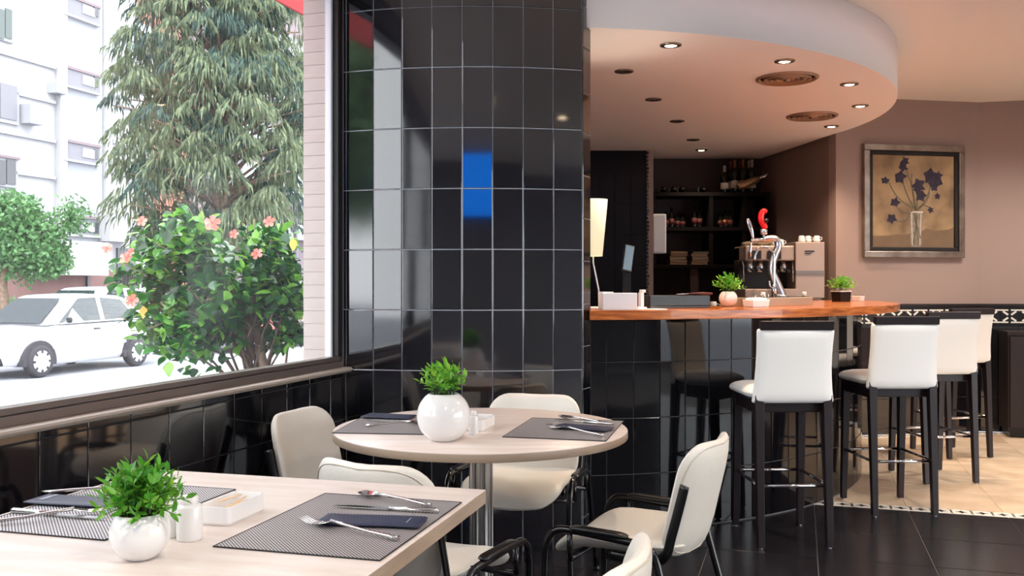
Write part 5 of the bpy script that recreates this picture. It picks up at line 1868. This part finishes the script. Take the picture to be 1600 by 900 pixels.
# near table, right-hand setting (local y of the pouch etc. points left-right on the mat)
cR = (tp3(333, 855) + tp3(508, 771) + tp3(724, 786) + tp3(590, 880)) / 4
mR = mat_on(cR, -TA, .362, .49, M['matgrey'], 'grey woven mat at the right side of the near table')
a, b = tp3(508, 816), tp3(655, 822)
pouch((tp3(520, 806) + tp3(668, 811) + tp3(640, 836) + tp3(497, 826)) / 4, ang(a, b), 'navy napkin pouch on the right mat of the near table')
a, b = tp3(650, 791), tp3(575, 779)
spoon(a + (b - a) * .62, ang(a, b), 'steel spoon on the right mat of the near table')
a, b = tp3(690, 804), tp3(527, 795)
knife(a + (b - a) * .5, ang(a, b), 'steel knife on the right mat of the near table')
a, b = tp3(628, 845), tp3(472, 816)
fork(a + (b - a) * .53 - ty * .016, ang(a, b), 'steel fork beside the pouch on the right mat of the near table')
# near table, left-hand setting
cL = tp3(368, 766) - tx * .181 - ty * .245
mat_on(cL, -TA, .362, .49, M['matstripe'], 'black and white striped mat at the left side of the near table')
a, b = tp3(150, 797), tp3(55, 790)
pouch((tp3(52, 795) + tp3(112, 777) + tp3(175, 779) + tp3(138, 803)) / 4, ang(b, a) + .02, 'navy napkin pouch on the striped left mat', flip=-1)
a, b = tp3(20, 803), tp3(155, 814)
knife(a + (b - a) * .5, ang(a, b), 'steel knife on the striped left mat')
a, b = tp3(38, 817), tp3(120, 808)
fork(a + (b - a) * .6, ang(a, b), 'steel fork nearest the front edge of the striped left mat')
a, b = tp3(120, 773), tp3(190, 771)
spoon(a + (b - a) * .5, ang(a, b), 'steel spoon at the back of the striped left mat')


def shaker(c, r, hgt, label):
    o = thing('salt_shaker', label, 'shaker', (c.x, c.y, TZ), 0, 'white ceramic shakers')
    MB().lathe([(r * .94, 0), (r, .004), (r, hgt * .72), (r * .94, hgt * .76), (r * .70, hgt * .79)], 28).build('body', M['ceramic'], o)
    MB().lathe([(r * .62, hgt * .785), (r * .66, hgt * .80), (r * .66, hgt * .92), (r * .52, hgt * .985), (r * .2, hgt), (0, hgt)], 24).build('cap', M['ceramic'], o)


shaker(tp3(291, 847) + Vector((0, .02, 0)), .0265, .094, 'white ceramic shaker in front of the sugar dish on the near table')
shaker(tp3(262, 841) + Vector((0, .02, 0)), .0265, .094, 'white ceramic shaker half hidden behind the near plant')
o = thing('sugar_dish', 'white rectangular ceramic dish of wrapped sticks on the near table', 'dish', (0, 0, TZ))
p0, p1, p2, p3 = tp3(318, 817), tp3(355, 821), tp3(403, 800), tp3(368, 797)
c = (p0 + p1 + p2 + p3) / 4
o.location = (c.x, c.y, TZ)
o.rotation_euler = (0, 0, -TA)
a, b, hh_ = .042, .078, .042
mb = MB()
def rr_(w, l, r, n=5):
    out = []
    for cx_, cy_, a0 in ((w - r, l - r, 0), (-w + r, l - r, 90), (-w + r, -l + r, 180), (w - r, -l + r, 270)):
        for i in range(n):
            q = math.radians(a0 + 90 * i / (n - 1))
            out.append((cx_ + r * math.cos(q), cy_ + r * math.sin(q)))
    return out


rings = [(a * .92, b * .95, .012, 0), (a, b, .014, .006), (a, b, .014, hh_), (a - .004, b - .004, .011, hh_), (a - .006, b - .006, .010, .008), (.002, .002, .001, .007)]
vs, fs = [], []
for (w_, l_, r_, z_) in rings:
    vs += [(x, y, z_) for x, y in rr_(w_, l_, r_)]
N = 20
for i in range(len(rings) - 1):
    for j in range(N):
        fs.append((i * N + j, i * N + (j + 1) % N, (i + 1) * N + (j + 1) % N, (i + 1) * N + j))
fs.append(tuple(range(N - 1, -1, -1)))
fs.append(tuple((len(rings) - 1) * N + j for j in range(N)))
MB().add(vs, fs, False).build('dish', M['ceramic'], o, bevel=.001)
R_ = random.Random(6)
for i in range(9):
    x, y = R_.uniform(-.02, .02), R_.uniform(-.01, .03)
    d = Vector((R_.uniform(-.012, .012), .035, 0))
    zz = .012 + .0032 * i
    MB().tube([(x - d.x, y - d.y, zz), (x + d.x, y + d.y * .9, zz + .002)], .0022, 6).build('stick', M['stick'], o)

# round table settings
cR2 = (tp3(782, 683) + tp3(840, 652) + tp3(980, 658) + tp3(935, 694)) / 4
r2 = -math.radians(14)
mat_on(cR2, r2, .36, .47, M['matgrey'], 'grey woven mat at the right side of the round table')
a, b = tp3(868, 668), tp3(955, 675)
pouch((a + b) / 2, ang(a, b), 'navy napkin pouch on the right mat of the round table', .095, .215)
a, b = tp3(965, 669), tp3(872, 657)
spoon(a + (b - a) * .72 + ty * .04, ang(a, b), 'steel spoon on the right mat of the round table')
a, b = tp3(962, 668), tp3(860, 660)
knife(a + (b - a) * .5 + ty * .03, ang(a, b), 'steel knife on the right mat of the round table')
a, b = tp3(944, 682), tp3(852, 667)
fork(a + (b - a) * .5 - ty * .03, ang(a, b), 'steel fork on the right mat of the round table')
cL2 = Vector((-.445, 3.50, 0))
mat_on(cL2, -math.radians(6), .34, .45, M['matgrey'], 'grey woven mat at the left side of the round table')
a, b = tp3(650, 655), tp3(565, 652)
pouch((a + b) / 2, ang(a, b), 'navy napkin pouch on the left mat of the round table', .1, .2)
a, b = tp3(655, 663), tp3(590, 660)
knife((a + b) / 2, ang(a, b), 'steel knife on the left mat of the round table')
a, b = tp3(600, 666), tp3(660, 663)
spoon((a + b) / 2 + Vector((.0, -.02, 0)), ang(a, b), 'steel spoon on the left mat of the round table')
shaker(tp3(740, 680) + Vector((0, .015, 0)), .0165, .085, 'slim white ceramic shaker beside the globe pot on the round table')
c = tp3(756, 671)
o = thing('sugar_dish', 'small white ceramic dish behind the shaker on the round table', 'dish', (c.x - .02, c.y + .03, TZ), -TA)
MB().add(vs, fs, False).build('dish', M['ceramic'], o, bevel=.001)
for i in range(6):
    MB().tube([(-.02 + .007 * i, -.045, .02 + .002 * i), (-.018 + .007 * i, .05, .024)], .0022, 6).build('stick', M['stick'], o)
